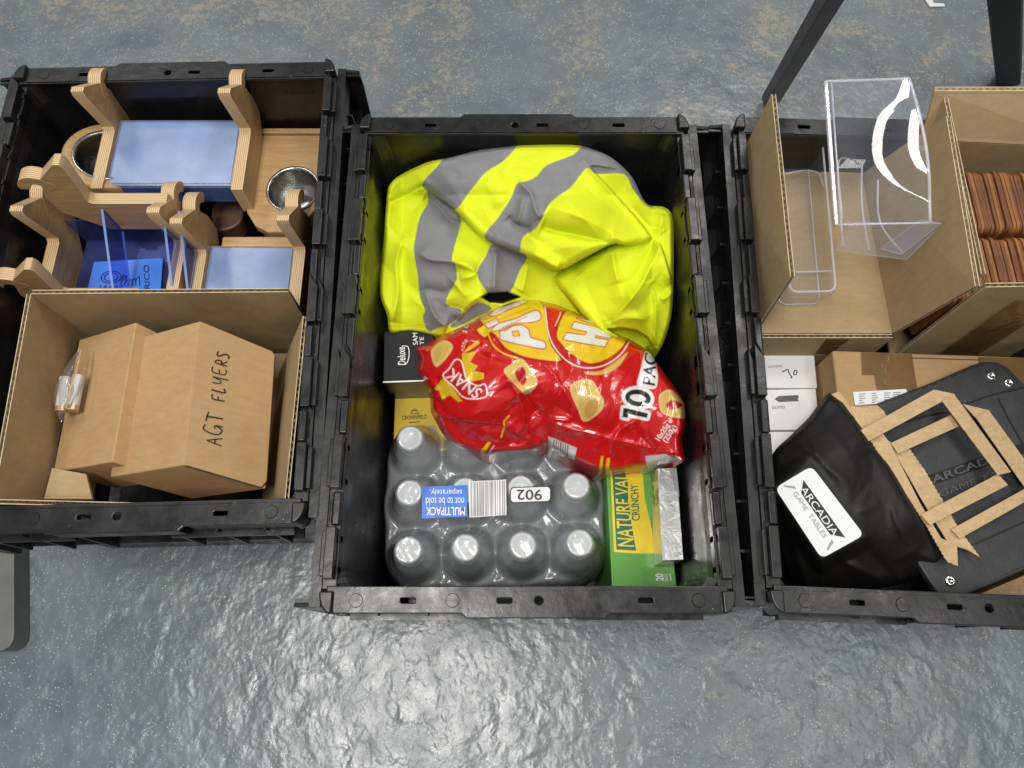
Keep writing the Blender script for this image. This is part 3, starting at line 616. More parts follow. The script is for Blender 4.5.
# ================================================================== SOFT THINGS: sheets sampled along a traced outline
def sheet(name, outline, zfun, paint, mat, step, skirt, parent=None, loc=None, label=None, cat=None):
    ol = smooth_poly(outline, 5); x0, y0 = ol.min(0)-step; x1, y1 = ol.max(0)+step
    xs = np.arange(x0, x1+step, step); ys = np.arange(y0, y1+step, step); gx, gy = np.meshgrid(xs, ys); P = np.stack([gx.ravel(), gy.ravel()], 1)
    ins = inside(P, ol); d, _, near, _ = segdist(P, ol, True); h, w = gx.shape
    I = ins.reshape(h, w); cell = I[:-1, :-1] | I[1:, :-1] | I[:-1, 1:] | I[1:, 1:]
    P[~ins] = near[~ins]; d[~ins] = 0
    z = zfun(P, d, (h, w)); X = at(P[:, 0], P[:, 1], z)
    ii, jj = np.nonzero(cell); q = np.stack([ii*w+jj, ii*w+jj+1, (ii+1)*w+jj+1, (ii+1)*w+jj], 1)
    used = np.unique(q); mp = -np.ones(len(P), int); mp[used] = np.arange(len(used)); q = mp[q]; X = X[used]; Pu = P[used]; colr = paint(Pu)
    # skirt hanging from the boundary
    e = np.concatenate([q[:, [0, 1]], q[:, [1, 2]], q[:, [2, 3]], q[:, [3, 0]]]); key = np.sort(e, 1); _, idx, cnt = np.unique(key, axis=0, return_index=True, return_counts=True)
    be = e[idx[cnt == 1]]; bv = np.unique(be); c = X.mean(0); mb2 = {v: len(X)+i for i, v in enumerate(bv)}
    low = X[bv].copy(); low[:, 2] = np.maximum(low[:, 2]-skirt, .02); low[:, :2] += (c[:2]-low[:, :2])*.04
    Xa = np.concatenate([X, low]); ca = np.concatenate([colr, colr[bv]*.9])
    faces = [tuple(f) for f in q]+[(int(b), int(a), mb2[a], mb2[b]) for a, b in be]
    me = bpy.data.meshes.new(name); loc = np.array(loc if loc is not None else (c[0], c[1], Xa[:, 2].min())); me.from_pydata((Xa-loc).tolist(), [], faces); me.materials.append(mat)
    at_ = me.color_attributes.new('print', 'FLOAT_COLOR', 'POINT'); at_.data.foreach_set('color', np.concatenate([ca, np.ones((len(ca), 1))], 1).astype(np.float32).ravel())
    me.polygons.foreach_set('use_smooth', [True]*len(me.polygons))
    o = bpy.data.objects.new(name, me); COL.objects.link(o); o.location = tuple(loc)
    me.update(); bm = bmesh.new(); bm.from_mesh(me); bm.normal_update()
    if sum(f.normal.z for f in bm.faces) < 0: bmesh.ops.reverse_faces(bm, faces=bm.faces)
    bm.to_mesh(me); bm.free()
    return o
def fill(P, c, poly, col, soft=.9, grow=0):
    poly = np.asarray(poly, float); k = np.nonzero(((P > poly.min(0)-3-grow) & (P < poly.max(0)+3+grow)).all(1))[0]
    if not len(k): return
    d = segdist(P[k], poly, True)[0]*np.where(inside(P[k], poly), 1, -1)+grow; a = np.clip(.5+d/soft, 0, 1)[:, None]; c[k] = c[k]*(1-a)+np.asarray(col)*a
def stroke(P, c, pts, w, col, soft=.8):
    pts = np.asarray(pts, float); k = np.nonzero(((P > pts.min(0)-4) & (P < pts.max(0)+4)).all(1))[0]
    if len(k): a = np.clip(.5+(w-segdist(P[k], pts)[0])/soft, 0, 1)[:, None]; c[k] = c[k]*(1-a)+np.asarray(col)*a
def blur(z, shape, n):
    Z = z.reshape(shape)
    for _ in range(n):
        Zp = np.pad(Z, 1, mode='edge'); Z = (Zp[:-2, 1:-1]+Zp[2:, 1:-1]+Zp[1:-1, :-2]+Zp[1:-1, 2:]+2*Z)/6
    return Z.ravel()
def crease(P, pts, amp, w1, w2, ends=.15):
    """ridge (amp > 0) or valley along a polyline; width w1 on its left, w2 on its right, fading at its ends"""
    d, s, _, t = segdist(P, smooth_poly(pts, 5, False)); w = np.where(s > 0, w2, w1); d = np.sqrt(d*d+.16)
    return amp*np.exp(-(d/w))*np.clip(np.minimum(t, 1-t)/ends, 0, 1)**.7
def facets(P, n, amp, seed, stretch=(1, 1), rot=0):
    """piecewise flat facets meeting in straight creases, as stiff cloth or film folds"""
    from mathutils.geometry import delaunay_2d_cdt
    r = np.random.default_rng(seed); lo, hi = P.min(0)-25, P.max(0)+25
    c_, s_ = math.cos(rot), math.sin(rot); R_ = np.array([[c_, -s_], [s_, c_]]); Q = ((P-P.mean(0))@R_.T)/np.array(stretch); lo, hi = Q.min(0)-15, Q.max(0)+15
    pts = [r.uniform(lo, hi)]
    while len(pts) < n:   # spread out: best of several tries
        c = r.uniform(lo, hi, (6, 2)); d = np.linalg.norm(c[:, None]-np.array(pts)[None], axis=2).min(1); pts.append(c[d.argmax()])
    pts += [lo, hi, V(lo[0], hi[1]), V(hi[0], lo[1])]; pts = np.array(pts); h = r.uniform(-1, 1, len(pts))*amp
    vo, _, tri, ov, _, _ = delaunay_2d_cdt([Vector(p) for p in pts], [], [], 0, 1e-6); hv = np.array([h[o[0]] for o in ov]); vo = np.array([v[:] for v in vo]); out = np.zeros(len(P))
    for t in tri:
        a, b, c = vo[t[0]], vo[t[1]], vo[t[2]]; k = np.nonzero(((Q >= np.minimum(np.minimum(a, b), c)-1e-6) & (Q <= np.maximum(np.maximum(a, b), c)+1e-6)).all(1))[0]
        D = (b[0]-a[0])*(c[1]-a[1])-(c[0]-a[0])*(b[1]-a[1])
        if abs(D) < 1e-9 or not len(k): continue
        u = ((Q[k, 0]-a[0])*(c[1]-a[1])-(c[0]-a[0])*(Q[k, 1]-a[1]))/D; w = ((b[0]-a[0])*(Q[k, 1]-a[1])-(Q[k, 0]-a[0])*(b[1]-a[1]))/D
        m = (u >= -1e-6) & (w >= -1e-6) & (u+w <= 1+1e-6); k = k[m]; out[k] = hv[t[0]]+(hv[t[1]]-hv[t[0]])*u[m]+(hv[t[2]]-hv[t[0]])*w[m]
    return out
def fbm2(P, sc, seed, oct=3):
    r = np.random.default_rng(seed); out = 0; a = 1
    for o in range(oct):
        for k in range(5):
            th = r.uniform(0, math.pi); f = sc*2**o*r.uniform(.7, 1.3); out = out+a*np.sin((P[:, 0]*math.cos(th)+P[:, 1]*math.sin(th))*f+r.uniform(0, 6.28)+1.3*np.sin(P[:, 1]*f*.6+r.uniform(0, 6)))/5
        a *= .5
    return out

# ------------------------------------------------------------------ hi-vis jacket
J_out = [(381, 262), (384, 235), (387, 195), (391, 183), (402, 174), (428, 162), (448, 158), (480, 150), (515, 145), (545, 143), (575, 144), (590, 148), (612, 158), (632, 177), (646, 203), (664, 207), (672, 215), (674, 235), (673, 300), (668, 330), (659, 351), (650, 348), (640, 352), (600, 350), (540, 345), (480, 345), (455, 338), (440, 338), (412, 333), (391, 333), (387, 315), (380, 294)]
JM = [(375, 205), (383, 170), (428, 150), (520, 135), (590, 138), (640, 170), (652, 203), (640, 216), (652, 238), (630, 245), (612, 244), (585, 257), (558, 270), (540, 262), (518, 253), (500, 246), (480, 236), (466, 222), (453, 209), (438, 198), (424, 187), (405, 196)]
JR = [(648, 200), (690, 200), (690, 380), (640, 360), (605, 340), (585, 318), (570, 300), (555, 278), (575, 265), (612, 245), (628, 236)]
JB = [(590, 166), (610, 168), (628, 172), (650, 200), (690, 200), (680, 300), (663, 250), (654, 240), (640, 222), (622, 202), (604, 182)]
JP = [(592, 259), (611, 248), (612, 263)]
def zj(P, d, shape):
    zL = rbf([(383, 260, .15), (393, 330, .14), (430, 330, .155), (420, 280, .2), (450, 250, .205), (480, 290, .205), (505, 300, .18), (390, 200, .185), (430, 200, .205), (460, 225, .205), (540, 300, .17), (600, 320, .16), (520, 270, .2)], P)
    zM = rbf([(385, 200, .185), (400, 172, .185), (470, 148, .2), (530, 140, .2), (580, 145, .2), (500, 190, .265), (450, 185, .24), (424, 187, .212), (470, 215, .245), (500, 240, .245), (520, 240, .255), (560, 225, .28), (556, 262, .25), (600, 215, .27), (590, 170, .235), (620, 175, .22), (640, 205, .215), (612, 240, .258), (645, 232, .252)], P)
    zR = rbf([(660, 210, .22), (670, 230, .21), (672, 300, .185), (655, 345, .17), (625, 328, .205), (600, 322, .21), (575, 300, .205), (560, 280, .205), (600, 285, .222), (630, 265, .24), (612, 250, .228), (640, 300, .225), (650, 250, .238)], P)
    zB = rbf([(600, 172, .225), (630, 180, .215), (648, 202, .208), (665, 210, .205), (673, 240, .2), (640, 215, .222), (655, 240, .225), (668, 290, .19)], P)
    zL = zL+crease(P, [(393, 322), (398, 290), (396, 262), (405, 235)], 0.0162, 9, 7)+crease(P, [(416, 300), (428, 290), (445, 292), (455, 285)], -0.0108, 6, 9)+crease(P, [(425, 290), (432, 310), (440, 322), (448, 326)], 0.0135, 4, 8)+crease(P, [(418, 252), (430, 260), (452, 262), (475, 272)], 0.0121, 10, 3)+crease(P, [(424, 197), (436, 204), (452, 221), (462, 222)], -0.0135, 5, 5)+crease(P, [(496, 250), (495, 270), (494, 292)], 0.0121, 5, 5)+crease(P, [(455, 263), (468, 264), (475, 274), (460, 279)], 0.0095, 4, 4)+crease(P, [(457, 320), (470, 303), (486, 294)], 0.0108, 6, 3)+crease(P, [(391, 210), (408, 212), (418, 206), (428, 196)], -0.0081, 8, 6)+crease(P, [(528, 262), (524, 285), (521, 292)], 0.0068, 4, 6)+crease(P, [(445, 305), (466, 312), (450, 326)], -0.0081, 5, 5)
    zM = zM+crease(P, [(428, 183), (440, 170), (455, 172), (456, 180)], -0.0054, 6, 6)+crease(P, [(500, 170), (512, 186), (505, 205), (488, 214)], -0.0068, 12, 10)+crease(P, [(518, 182), (530, 192), (536, 210), (541, 218)], 0.0121, 3, 5)+crease(P, [(524, 196), (521, 210), (517, 224)], 0.0095, 3, 4)+crease(P, [(508, 216), (518, 226), (532, 228)], -0.0081, 4, 5)+crease(P, [(541, 226), (555, 231), (580, 236), (610, 243)], -0.0175, 9, 5, .1)+crease(P, [(582, 158), (588, 165), (596, 172)], 0.0054, 3, 4)+crease(P, [(588, 168), (604, 182), (622, 202), (640, 222), (652, 239)], 0.0135, 12, 5)+crease(P, [(530, 252), (548, 263), (560, 268)], 0.0081, 6, 5)+crease(P, [(545, 205), (575, 215), (610, 232), (630, 250)], 0.0081, 14, 10)
    zR = zR+crease(P, [(613, 250), (615, 268), (619, 283)], 0.0081, 2, 8)+crease(P, [(619, 284), (632, 280), (644, 262), (653, 242)], -0.0081, 5, 7)+crease(P, [(664, 236), (654, 258), (642, 283), (628, 302), (610, 320)], 0.0162, 9, 4)+crease(P, [(652, 282), (664, 290), (673, 282)], -0.0108, 5, 5)+crease(P, [(650, 280), (655, 300), (655, 325), (653, 345)], 0.0108, 5, 6)+crease(P, [(573, 266), (580, 274)], -0.0081, 4, 4)+crease(P, [(660, 300), (668, 296), (673, 290)], 0.0095, 4, 4)+crease(P, [(604, 326), (625, 318), (648, 320)], 0.0081, 5, 4)
    zB = zB+crease(P, [(630, 205), (650, 226), (662, 228)], 0.0108, 4, 6)+crease(P, [(663, 214), (662, 226), (665, 232)], 0.0081, 3, 4)
    z = zL.copy()
    for poly, zz, rad, drop in ((JR, zR, 7, .012), (JM, zM, 7, .010), (JB, zB, 0, 0)):
        m = inside(P, smooth_poly(poly, 4)); q = zz
        if rad:
            dd = segdist(P, smooth_poly(poly, 4), True)[0]; q = zz-drop*np.clip(1-dd/rad, 0, 1)**2
        z[m] = q[m]
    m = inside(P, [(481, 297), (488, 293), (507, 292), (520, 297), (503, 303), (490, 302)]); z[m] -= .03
    m = inside(P, [(607, 329), (623, 328), (637, 331), (647, 337), (652, 346), (650, 351), (637, 347)]); z[m] -= .03
    z = z+.06+.045*np.clip((195-P[:, 1])/45, 0, 1)+.035*np.clip((402-P[:, 0])/22, 0, 1)+.03*np.clip((P[:, 0]-652)/18, 0, 1)
    z = z+facets(P, 60, .0095, 31, (1, 1.9), .7)+facets(P, 170, .0036, 8, (1.8, 1), .3)
    z = z-.010*np.clip(1-d/4, 0, 1)**2
    return blur(z, shape, 2)
LIME, TAPE = V(.70, .79, .022), V(.235, .237, .245)
bands = [[(448, 155), (436, 168), (422, 185), (436, 197), (454, 210), (468, 194), (485, 173), (502, 162), (517, 146), (516, 138), (480, 142)],
    [(428, 190), (428, 203), (420, 217), (415, 240), (414, 252), (418, 277), (420, 297), (425, 310), (423, 317), (428, 331), (438, 328), (450, 324), (463, 311), (446, 304), (452, 288), (457, 278), (455, 263), (452, 260), (454, 248), (461, 221), (454, 211), (440, 199)],
    [(517, 184), (511, 198), (498, 218), (484, 237), (500, 247), (518, 253), (521, 243), (524, 236), (535, 229), (542, 219), (547, 207), (558, 196), (570, 188), (582, 173), (588, 168), (597, 174), (624, 174), (632, 188), (645, 204), (653, 207), (646, 190), (632, 170), (610, 150), (585, 145), (573, 155), (547, 165), (537, 176), (527, 181)],
    [(494, 243), (486, 256), (477, 273), (487, 292), (494, 293), (510, 292), (519, 272), (527, 257), (518, 251)],
    [(450, 326), (462, 316), (477, 302), (492, 309), (475, 318), (457, 327)]]
def pj(P):
    c = np.tile(LIME, (len(P), 1))
    for b in bands: fill(P, c, smooth_poly(b, 3), TAPE)
    for ln in ([(390, 326), (410, 326), (428, 324)], [(600, 322), (622, 317), (650, 317)], [(652, 284), (655, 300), (654, 330)]): stroke(P, c, smooth_poly(ln, 5, False), .35, LIME*.72, .7)
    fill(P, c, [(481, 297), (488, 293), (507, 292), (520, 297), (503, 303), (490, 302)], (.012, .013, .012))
    return c
o = sheet('safety_jacket', J_out, zj, pj, M['jacket'], .7, .16); tag(o, 'crumpled fluorescent yellow safety jacket with grey reflective bands', 'jacket')

# ------------------------------------------------------------------ snack multipack bag
B_out = [(411, 346), (425, 343), (447, 333), (470, 323), (482, 315), (497, 307), (515, 300), (530, 299), (545, 302), (560, 306), (590, 319), (610, 330), (633, 341), (648, 351), (658, 364), (668, 378), (678, 392), (684, 404), (686, 425), (682, 440), (685, 461), (676, 461), (660, 466), (640, 470), (607, 474), (590, 470), (572, 462), (552, 451), (545, 445), (538, 451), (520, 454), (482, 456), (470, 452), (455, 446), (443, 434), (437, 424), (431, 412), (430, 400), (428, 390), (420, 378), (414, 370), (417, 360)]
cre = []
rr = np.random.default_rng(21)
for k in range(90):
    cx, cy = rr.uniform(415, 690), rr.uniform(300, 475); a = rr.uniform(0, math.pi); L = rr.uniform(8, 30)
    cre.append(([(cx-L*math.cos(a), cy-L*math.sin(a)), (cx+rr.uniform(-3, 3), cy+rr.uniform(-3, 3)), (cx+L*math.cos(a), cy+L*math.sin(a))], rr.choice([-1, 1])*rr.uniform(.0008, .0026), rr.uniform(1.5, 6), rr.uniform(1.5, 6)))
for k in range(26):   # crumpled left end and right tip
    cx, cy = (rr.uniform(412, 450), rr.uniform(345, 420)) if k < 18 else (rr.uniform(660, 686), rr.uniform(420, 465)); a = rr.uniform(0, math.pi); L = rr.uniform(4, 12)
    cre.append(([(cx-L*math.cos(a), cy-L*math.sin(a)), (cx, cy), (cx+L*math.cos(a), cy+L*math.sin(a))], rr.choice([-1, 1])*rr.uniform(.002, .005), rr.uniform(1.2, 3), rr.uniform(1.2, 3)))
B_low = [(425, 405), (440, 416), (462, 421), (487, 424), (502, 425), (507, 430), (540, 452), (500, 475), (440, 460), (420, 430)]
def zb_(P, d, shape):
    z = rbf([(418, 355, .225), (430, 350, .235), (470, 330, .258), (500, 312, .262), (530, 305, .262), (600, 333, .268), (660, 375, .258), (682, 410, .243), (680, 460, .236), (640, 468, .232), (600, 468, .232), (560, 450, .232), (560, 390, .298), (500, 360, .292), (480, 390, .29), (620, 400, .292), (590, 360, .29), (540, 445, .232), (480, 420, .272), (450, 380, .268), (434, 400, .24), (640, 430, .265), (530, 410, .272)], P)
    zl = rbf([(437, 415, .238), (470, 425, .252), (500, 428, .258), (455, 445, .228), (480, 455, .226), (535, 452, .226), (500, 440, .245)], P)
    m = inside(P, smooth_poly(B_low, 4)); z = np.where(m, np.minimum(z-.006, zl), z)
    z += crease(P, [(505, 375), (515, 388), (522, 405), (524, 425), (512, 440)], .012, 4, 9)+crease(P, [(524, 392), (533, 408), (545, 425), (546, 446)], -.014, 7, 8)+crease(P, [(541, 360), (558, 380), (575, 410), (570, 420)], .004, 2, 4)+crease(P, [(560, 385), (548, 415), (572, 421)], .004, 3, 3)+crease(P, [(533, 415), (545, 420), (570, 428), (605, 437), (640, 445), (676, 452)], .006, 3, 8)+crease(P, [(610, 455), (614, 440), (620, 430), (640, 418)], .005, 2, 4)+crease(P, [(484, 336), (490, 345), (480, 352), (500, 362), (520, 362)], -.006, 3, 5)+crease(P, [(632, 425), (645, 440), (655, 452)], -.005, 4, 4)+crease(P, [(484, 318), (494, 340), (488, 365)], .004, 3, 4)
    for c in cre[60:]: z += crease(P, *c, .3)
    z = z+facets(P, 110, .0048, 4, (1, 1.5), -.5)+facets(P, 420, .0026, 6, (1.5, 1), .9)
    z = z+.055*np.clip((P[:, 0]-640)/45, 0, 1)-.024*np.clip(1-d/8, 0, 1)**2.2
    return blur(z, shape, 2)
RED, YEL, GOLD, WHT, BLK, DRED = V(.56, .010, .012), V(.74, .50, .018), V(.62, .42, .11), V(.74, .72, .70), V(.012, .012, .014), V(.42, .006, .01)
def tri_paint(P, c, s, O, X, Y, col, bold=0.0):
    v, t = text_raw(s, bold=bold); Q = np.array(O)+v[:, :1]*np.array(X)+v[:, 1:]*np.array(Y); m = np.zeros(len(P))
    lo, hi = Q.min(0)-2, Q.max(0)+2; k = np.nonzero(((P > lo) & (P < hi)).all(1))[0]
    for dx, dy in ((0, 0), (.25, .1), (-.1, .25), (-.25, -.1), (.1, -.25)):
        mm = np.zeros(len(k), bool)
        for a in t: mm |= inside(P[k]+V(dx, dy), Q[a])
        m[k] += mm/5
    if col is not None: c[:] = c*(1-m[:, None])+np.asarray(col)*m[:, None]
    return m
def pbag(P):
    c = np.tile(RED, (len(P), 1)); sp = lambda p, n=4: smooth_poly(p, n)
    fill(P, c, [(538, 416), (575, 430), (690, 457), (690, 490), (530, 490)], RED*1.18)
    yp = sp([(480, 318), (493, 309), (507, 303), (530, 298), (537, 300), (544, 309), (547, 330), (551, 346), (561, 360), (545, 360), (527, 357), (516, 353), (505, 347), (496, 335), (490, 332), (485, 337), (477, 330), (484, 325)], 3)
    yh = sp([(566, 312), (584, 316), (606, 328), (625, 338), (619, 350), (604, 360), (588, 363), (572, 354), (562, 344), (557, 334)])
    fill(P, c, yp, DRED, grow=3.2); fill(P, c, yh, DRED, grow=3.2); fill(P, c, yp, YEL); fill(P, c, yh, YEL)
    stroke(P, c, smooth_poly([(545, 307), (549, 335), (558, 352), (572, 364), (588, 368), (605, 365), (620, 355), (629, 342)], 5, False), .6, WHT)
    stroke(P, c, smooth_poly([(561, 312), (558, 320), (555, 326)], 5, False), .4, WHT)
    stroke(P, c, smooth_poly([(488, 334), (494, 346), (505, 354), (518, 358)], 5, False), .8, YEL)
    fill(P, c, sp([(584, 372), (600, 371), (615, 362), (628, 352), (618, 367), (604, 374), (592, 375)]), GOLD)
    OUT = V(.5, .03, .01)
    def letter(p, holes=()):
        fill(P, c, p, OUT, grow=1.0); fill(P, c, p, WHT*.95)
        for h in holes: fill(P, c, h, OUT, grow=.8); fill(P, c, h, YEL)
    letter([(489, 315), (497, 309), (522, 300), (528, 301.5), (508, 309), (496, 316)]); letter([(485, 324), (496, 319), (499, 323), (488, 328)])
    letter(sp([(492, 331), (498.7, 324), (516, 319), (532, 311.7), (539, 312), (539.5, 319.5), (526.5, 322.5), (516, 323), (504, 328)], 3))
    letter(sp([(501, 335.5), (500, 332), (506.5, 330.5), (513, 326.4), (522, 325.8), (528.5, 330), (530.5, 338), (543.5, 341.5), (545, 348), (536, 347.5), (502.4, 340)], 2), [[(512.5, 331.8), (518, 331.3), (519.5, 335.5), (513.5, 335.8)]])
    letter([(577, 318), (592, 321), (600, 326), (585, 321)])
    letter([(563, 339), (567, 333), (585, 335.5), (587.5, 331.5), (571.5, 328), (574.5, 322), (598, 328), (612, 335.5), (610, 338), (596, 335), (594.5, 338), (608, 340.5), (604.5, 346.5), (583, 343)])
    for a, b in (((488, 324), (530, 307.5)), ((502, 328), (527, 316.5)), ((486, 319.5), (522, 305))): stroke(P, c, [a, b], .5, V(.55, .3, .02))
    for outer, hole, hc in (([(570, 390), (575, 382), (587, 379), (594, 382), (599, 392), (604, 401), (601, 411), (588, 421), (582, 420), (578, 410)], [(585, 408), (590, 400), (597, 400), (599, 407), (594, 415), (587, 418)], V(.48, .27, .05)),
            ([(504, 372), (511, 364), (518, 359), (525, 361), (537, 379), (535, 388), (526, 394), (521, 391)], [(515, 373), (522, 367), (526, 373), (526, 382), (521, 385)], DRED),
            ([(431, 354), (434, 347), (444, 340), (453, 348), (437, 367)], None, None),
            ([(659, 401), (661, 393), (672, 390), (684, 404), (687, 418), (663, 414)], [(666, 405), (672, 400), (683, 405), (672, 410)], DRED)):
        o_ = sp(outer); fill(P, c, o_, V(.66, .5, .2)); fill(P, c, o_, GOLD, 2.5, grow=-2)
        if hole: fill(P, c, sp(hole), hc, 1.5)
    for p in ([(462, 354), (477, 351), (470, 362), (478, 366), (474, 371), (484, 373), (484, 379), (469, 382), (463, 373)], [(443, 378), (449, 382), (462, 401), (458, 402), (450, 395), (442, 400), (439, 391), (434, 389)], [(462, 354), (466, 349), (478, 340), (480, 343), (470, 350)]): fill(P, c, p, YEL*.9)
    lg = sp([(455, 360), (461, 361), (464, 370), (467, 380), (478, 386), (485, 384), (487, 395), (482, 398), (473, 399), (463, 397), (454, 387), (443, 376), (449, 369)], 3)
    stroke(P, c, np.vstack([lg, lg[:1]]), .7, WHT); fill(P, c, lg, RED, grow=-1)
    tri_paint(P, c, 'SNAK', (483.5, 390.5), (-31, -23), (-8.5, 9), WHT, .012)
    tri_paint(P, c, '10', (467, 333), (2, -10), (-5, -1.5), WHT, .01); tri_paint(P, c, 'x25g', (464, 352), (4, -12), (-4, -1.5), WHT)
    ten = [(623.5, 408), (628, 408.5), (648, 413.5), (647, 418), (628.5, 414), (627.5, 418), (622.5, 417)]
    ec = np.array([638., 398.]); th = math.radians(8); el = lambda rx, ry: [ec+np.array([[math.cos(th), -math.sin(th)], [math.sin(th), math.cos(th)]])@V(rx*math.cos(a), ry*math.sin(a)) for a in np.linspace(0, 6.283, 28, endpoint=False)]
    fill(P, c, sp([(637, 386), (641, 368), (645, 352), (650, 347), (657, 368), (657, 386), (650, 389)], 3), WHT); fill(P, c, ten, WHT, grow=3); fill(P, c, el(16.5, 12), WHT)
    tri_paint(P, c, 'PACK', (655, 386), (3, -44), (-12.5, -2.5), BLK, .02)
    fill(P, c, ten, BLK); fill(P, c, el(13, 8.5), BLK); fill(P, c, el(8, 3.6), WHT)
    tri_paint(P, c, '10x25g e', (661, 442), (13, -20), (-6, -3.6), WHT, .02); tri_paint(P, c, '(250g)', (668, 444), (10.5, -16), (-6, -3.8), WHT, .02)
    fill(P, c, [(548, 436), (577, 448), (574, 460), (562, 456), (549, 452)], WHT*.85)
    for k in range(7): stroke(P, c, [(554+k*2.3, 440+k*.95), (553.5+k*2.3, 451+k*.9)], random.choice([.25, .5, .6]), (.12, .12, .12), .5)
    fill(P, c, [(645, 456), (666, 454), (678, 460), (648, 470)], WHT*.9)
    for p in ([(601, 456), (603.5, 456), (601.5, 476), (598, 476)], [(607, 458), (610, 458), (608.5, 477), (604, 477)], [(482, 458), (491, 442), (488, 442), (480, 452)]): fill(P, c, p, YEL)
    stroke(P, c, [(501, 437), (504, 428), (504, 421), (509, 416)], .8, YEL); stroke(P, c, [(486, 457), (494, 446)], .5, WHT)
    fill(P, c, [(495, 452), (538, 449), (538, 458), (490, 459)], WHT*.75)
    return c
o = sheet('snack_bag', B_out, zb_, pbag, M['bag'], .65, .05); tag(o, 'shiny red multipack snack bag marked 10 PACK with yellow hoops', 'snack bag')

# ================================================================== MIDDLE CRATE: bottles
cz = .213; c00 = at(408, 550, cz); c30 = at(580, 543, cz); c02 = at(410, 438, cz)
ex = (c30-c00)/3; ey = (c02-c00)/2; eu = ex/np.linalg.norm(ex); 
pk = thing('water_multipack', 'shrink wrapped pack of twelve clear water bottles with white caps', 'bottle pack', V(*(c00+ex*1.5+ey)[:2], .014), None)
bprof = [(.0, .0), (.026, 0), (.0295, .004), (.0305, .012), (.0305, .05), (.0295, .054), (.0305, .058), (.0305, .112), (.0304, .118), (.0294, .124), (.0296, .127), (.0282, .134), (.0284, .1365), (.0262, .144), (.0264, .1465), (.0230, .156), (.0190, .1655), (.0150, .174), (.0150, .1755), (.0165, .1762), (.0165, .1778), (.0120, .1785), (.0118, .184)]
b0 = MB(); b0.lathe(bprof, 40); c0m = MB()
kn = []
c0m.lathe([(.0, .1995), (.0105, .1995), (.0108, .2002), (.0128, .2002), (.0142, .199), (.0148, .1965), (.0150, .182), (.0142, .1815), (.0142, .1795), (.0118, .1795)], 44)
lb = MB(); lb.lathe([(.0309, .04), (.0311, .045), (.0311, .098), (.0309, .10)], 40)
centers = []
for j in range(3):
    for i in range(4):
        p = c00+ex*i+ey*j; centers.append(p); l = V(p[0], p[1], .0135)-rootloc(pk)
        if i == j == 0:
            bo = b0.build('bottle', M['bottle'], pk, smooth=True, local=True); co = c0m.build('cap', M['cap'], bo, smooth=True, local=True); lo = lb.build('bottle_label', M['blue'], bo, smooth=True, local=True); bo.location = tuple(l)
        else:
            b2 = bo.copy(); COL.objects.link(b2); b2.location = tuple(l); b2.parent = pk
            for ch_ in (co, lo): d2 = ch_.copy(); COL.objects.link(d2); d2.parent = b2
C = np.array(centers)[:, :2]
# film: stretched over the caps and shoulders
gx = np.linspace(C[:, 0].min()-.045, C[:, 0].max()+.045, 150); gy = np.linspace(C[:, 1].min()-.045, C[:, 1].max()+.045, 120); GX, GY = np.meshgrid(gx, gy); Q = np.stack([GX.ravel(), GY.ravel()], 1)
D = np.linalg.norm(Q[:, None]-C[None], axis=2); r = D.min(1)
zf = np.interp(r, [0, .0150, .0165, .022, .030, .0335, .040, .06], [.2145, .2145, .2125, .190, .162, .150, .146, .144])
# tent between neighbouring caps
sm = np.exp(-(D/.030)**2).sum(1); zf = np.maximum(zf, .150+.012*np.clip(sm-.9, 0, .5))
bl = blur(zf, GX.shape, 3); zf = np.where(r < .016, zf, bl)
zf += .0006*np.sin(Q[:, 0]*310+2*np.sin(Q[:, 1]*120))
dm = r-.0325; k = 1/.006; soft = -np.log(np.exp(-np.clip(D-.0325, -.1, .1)*k/4).sum(1))/(k/4)
ins_ = soft < .0015; drop = np.clip((soft+.008)/.0095, 0, 1); zf -= .05*drop**2
Fm = MB(); h, w = GX.shape; I = ins_.reshape(h, w); cell = I[:-1, :-1] & I[1:, :-1] & I[:-1, 1:] & I[1:, 1:]; ii, jj = np.nonzero(cell); q = np.stack([ii*w+jj, ii*w+jj+1, (ii+1)*w+jj+1, (ii+1)*w+jj], 1)
e = np.concatenate([q[:, [0, 1]], q[:, [1, 2]], q[:, [2, 3]], q[:, [3, 0]]]); key = np.sort(e, 1); _, idx, cnt = np.unique(key, axis=0, return_index=True, return_counts=True); be = e[idx[cnt == 1]]
X3 = np.concatenate([Q, zf[:, None]], 1); fl_ = X3.copy(); fl_[:, 2] = .03
nQ = len(X3); used = np.unique(q); bvs = np.unique(be); mp = {int(u): i for i, u in enumerate(used)}; mp2 = {int(u): len(used)+i for i, u in enumerate(bvs)}
Fm.add(list(X3[used])+list(fl_[bvs]), [tuple(mp[int(a)] for a in f) for f in q]+[(mp[int(b)], mp[int(a)], mp2[int(a)], mp2[int(b)]) for a, b in be])
film = Fm.build('shrink_wrap', M['film'], pk, smooth=True)
def zfilm(p): return .1995
def patch(name, corners, mat, z=.2165, parent=film, grid_=(14, 8)):
    a, b, c, d = [at(*p, z) for p in corners]; mb = MB(); G = np.zeros((*grid_, 3))
    for i in range(grid_[0]):
        for j in range(grid_[1]): 
            u, w_ = i/(grid_[0]-1), j/(grid_[1]-1); G[i, j] = (a*(1-u)+b*u)*(1-w_)+(d*(1-u)+c*u)*w_; G[i, j, 2] += .0006*math.sin(u*7+w_*3)
    mb.grid(G); return mb.build(name, mat, parent, smooth=True)
patch('printed_label', [(422, 487), (467, 485), (467.5, 516.5), (422, 518.5)], M['blue'])
zt2 = .2172
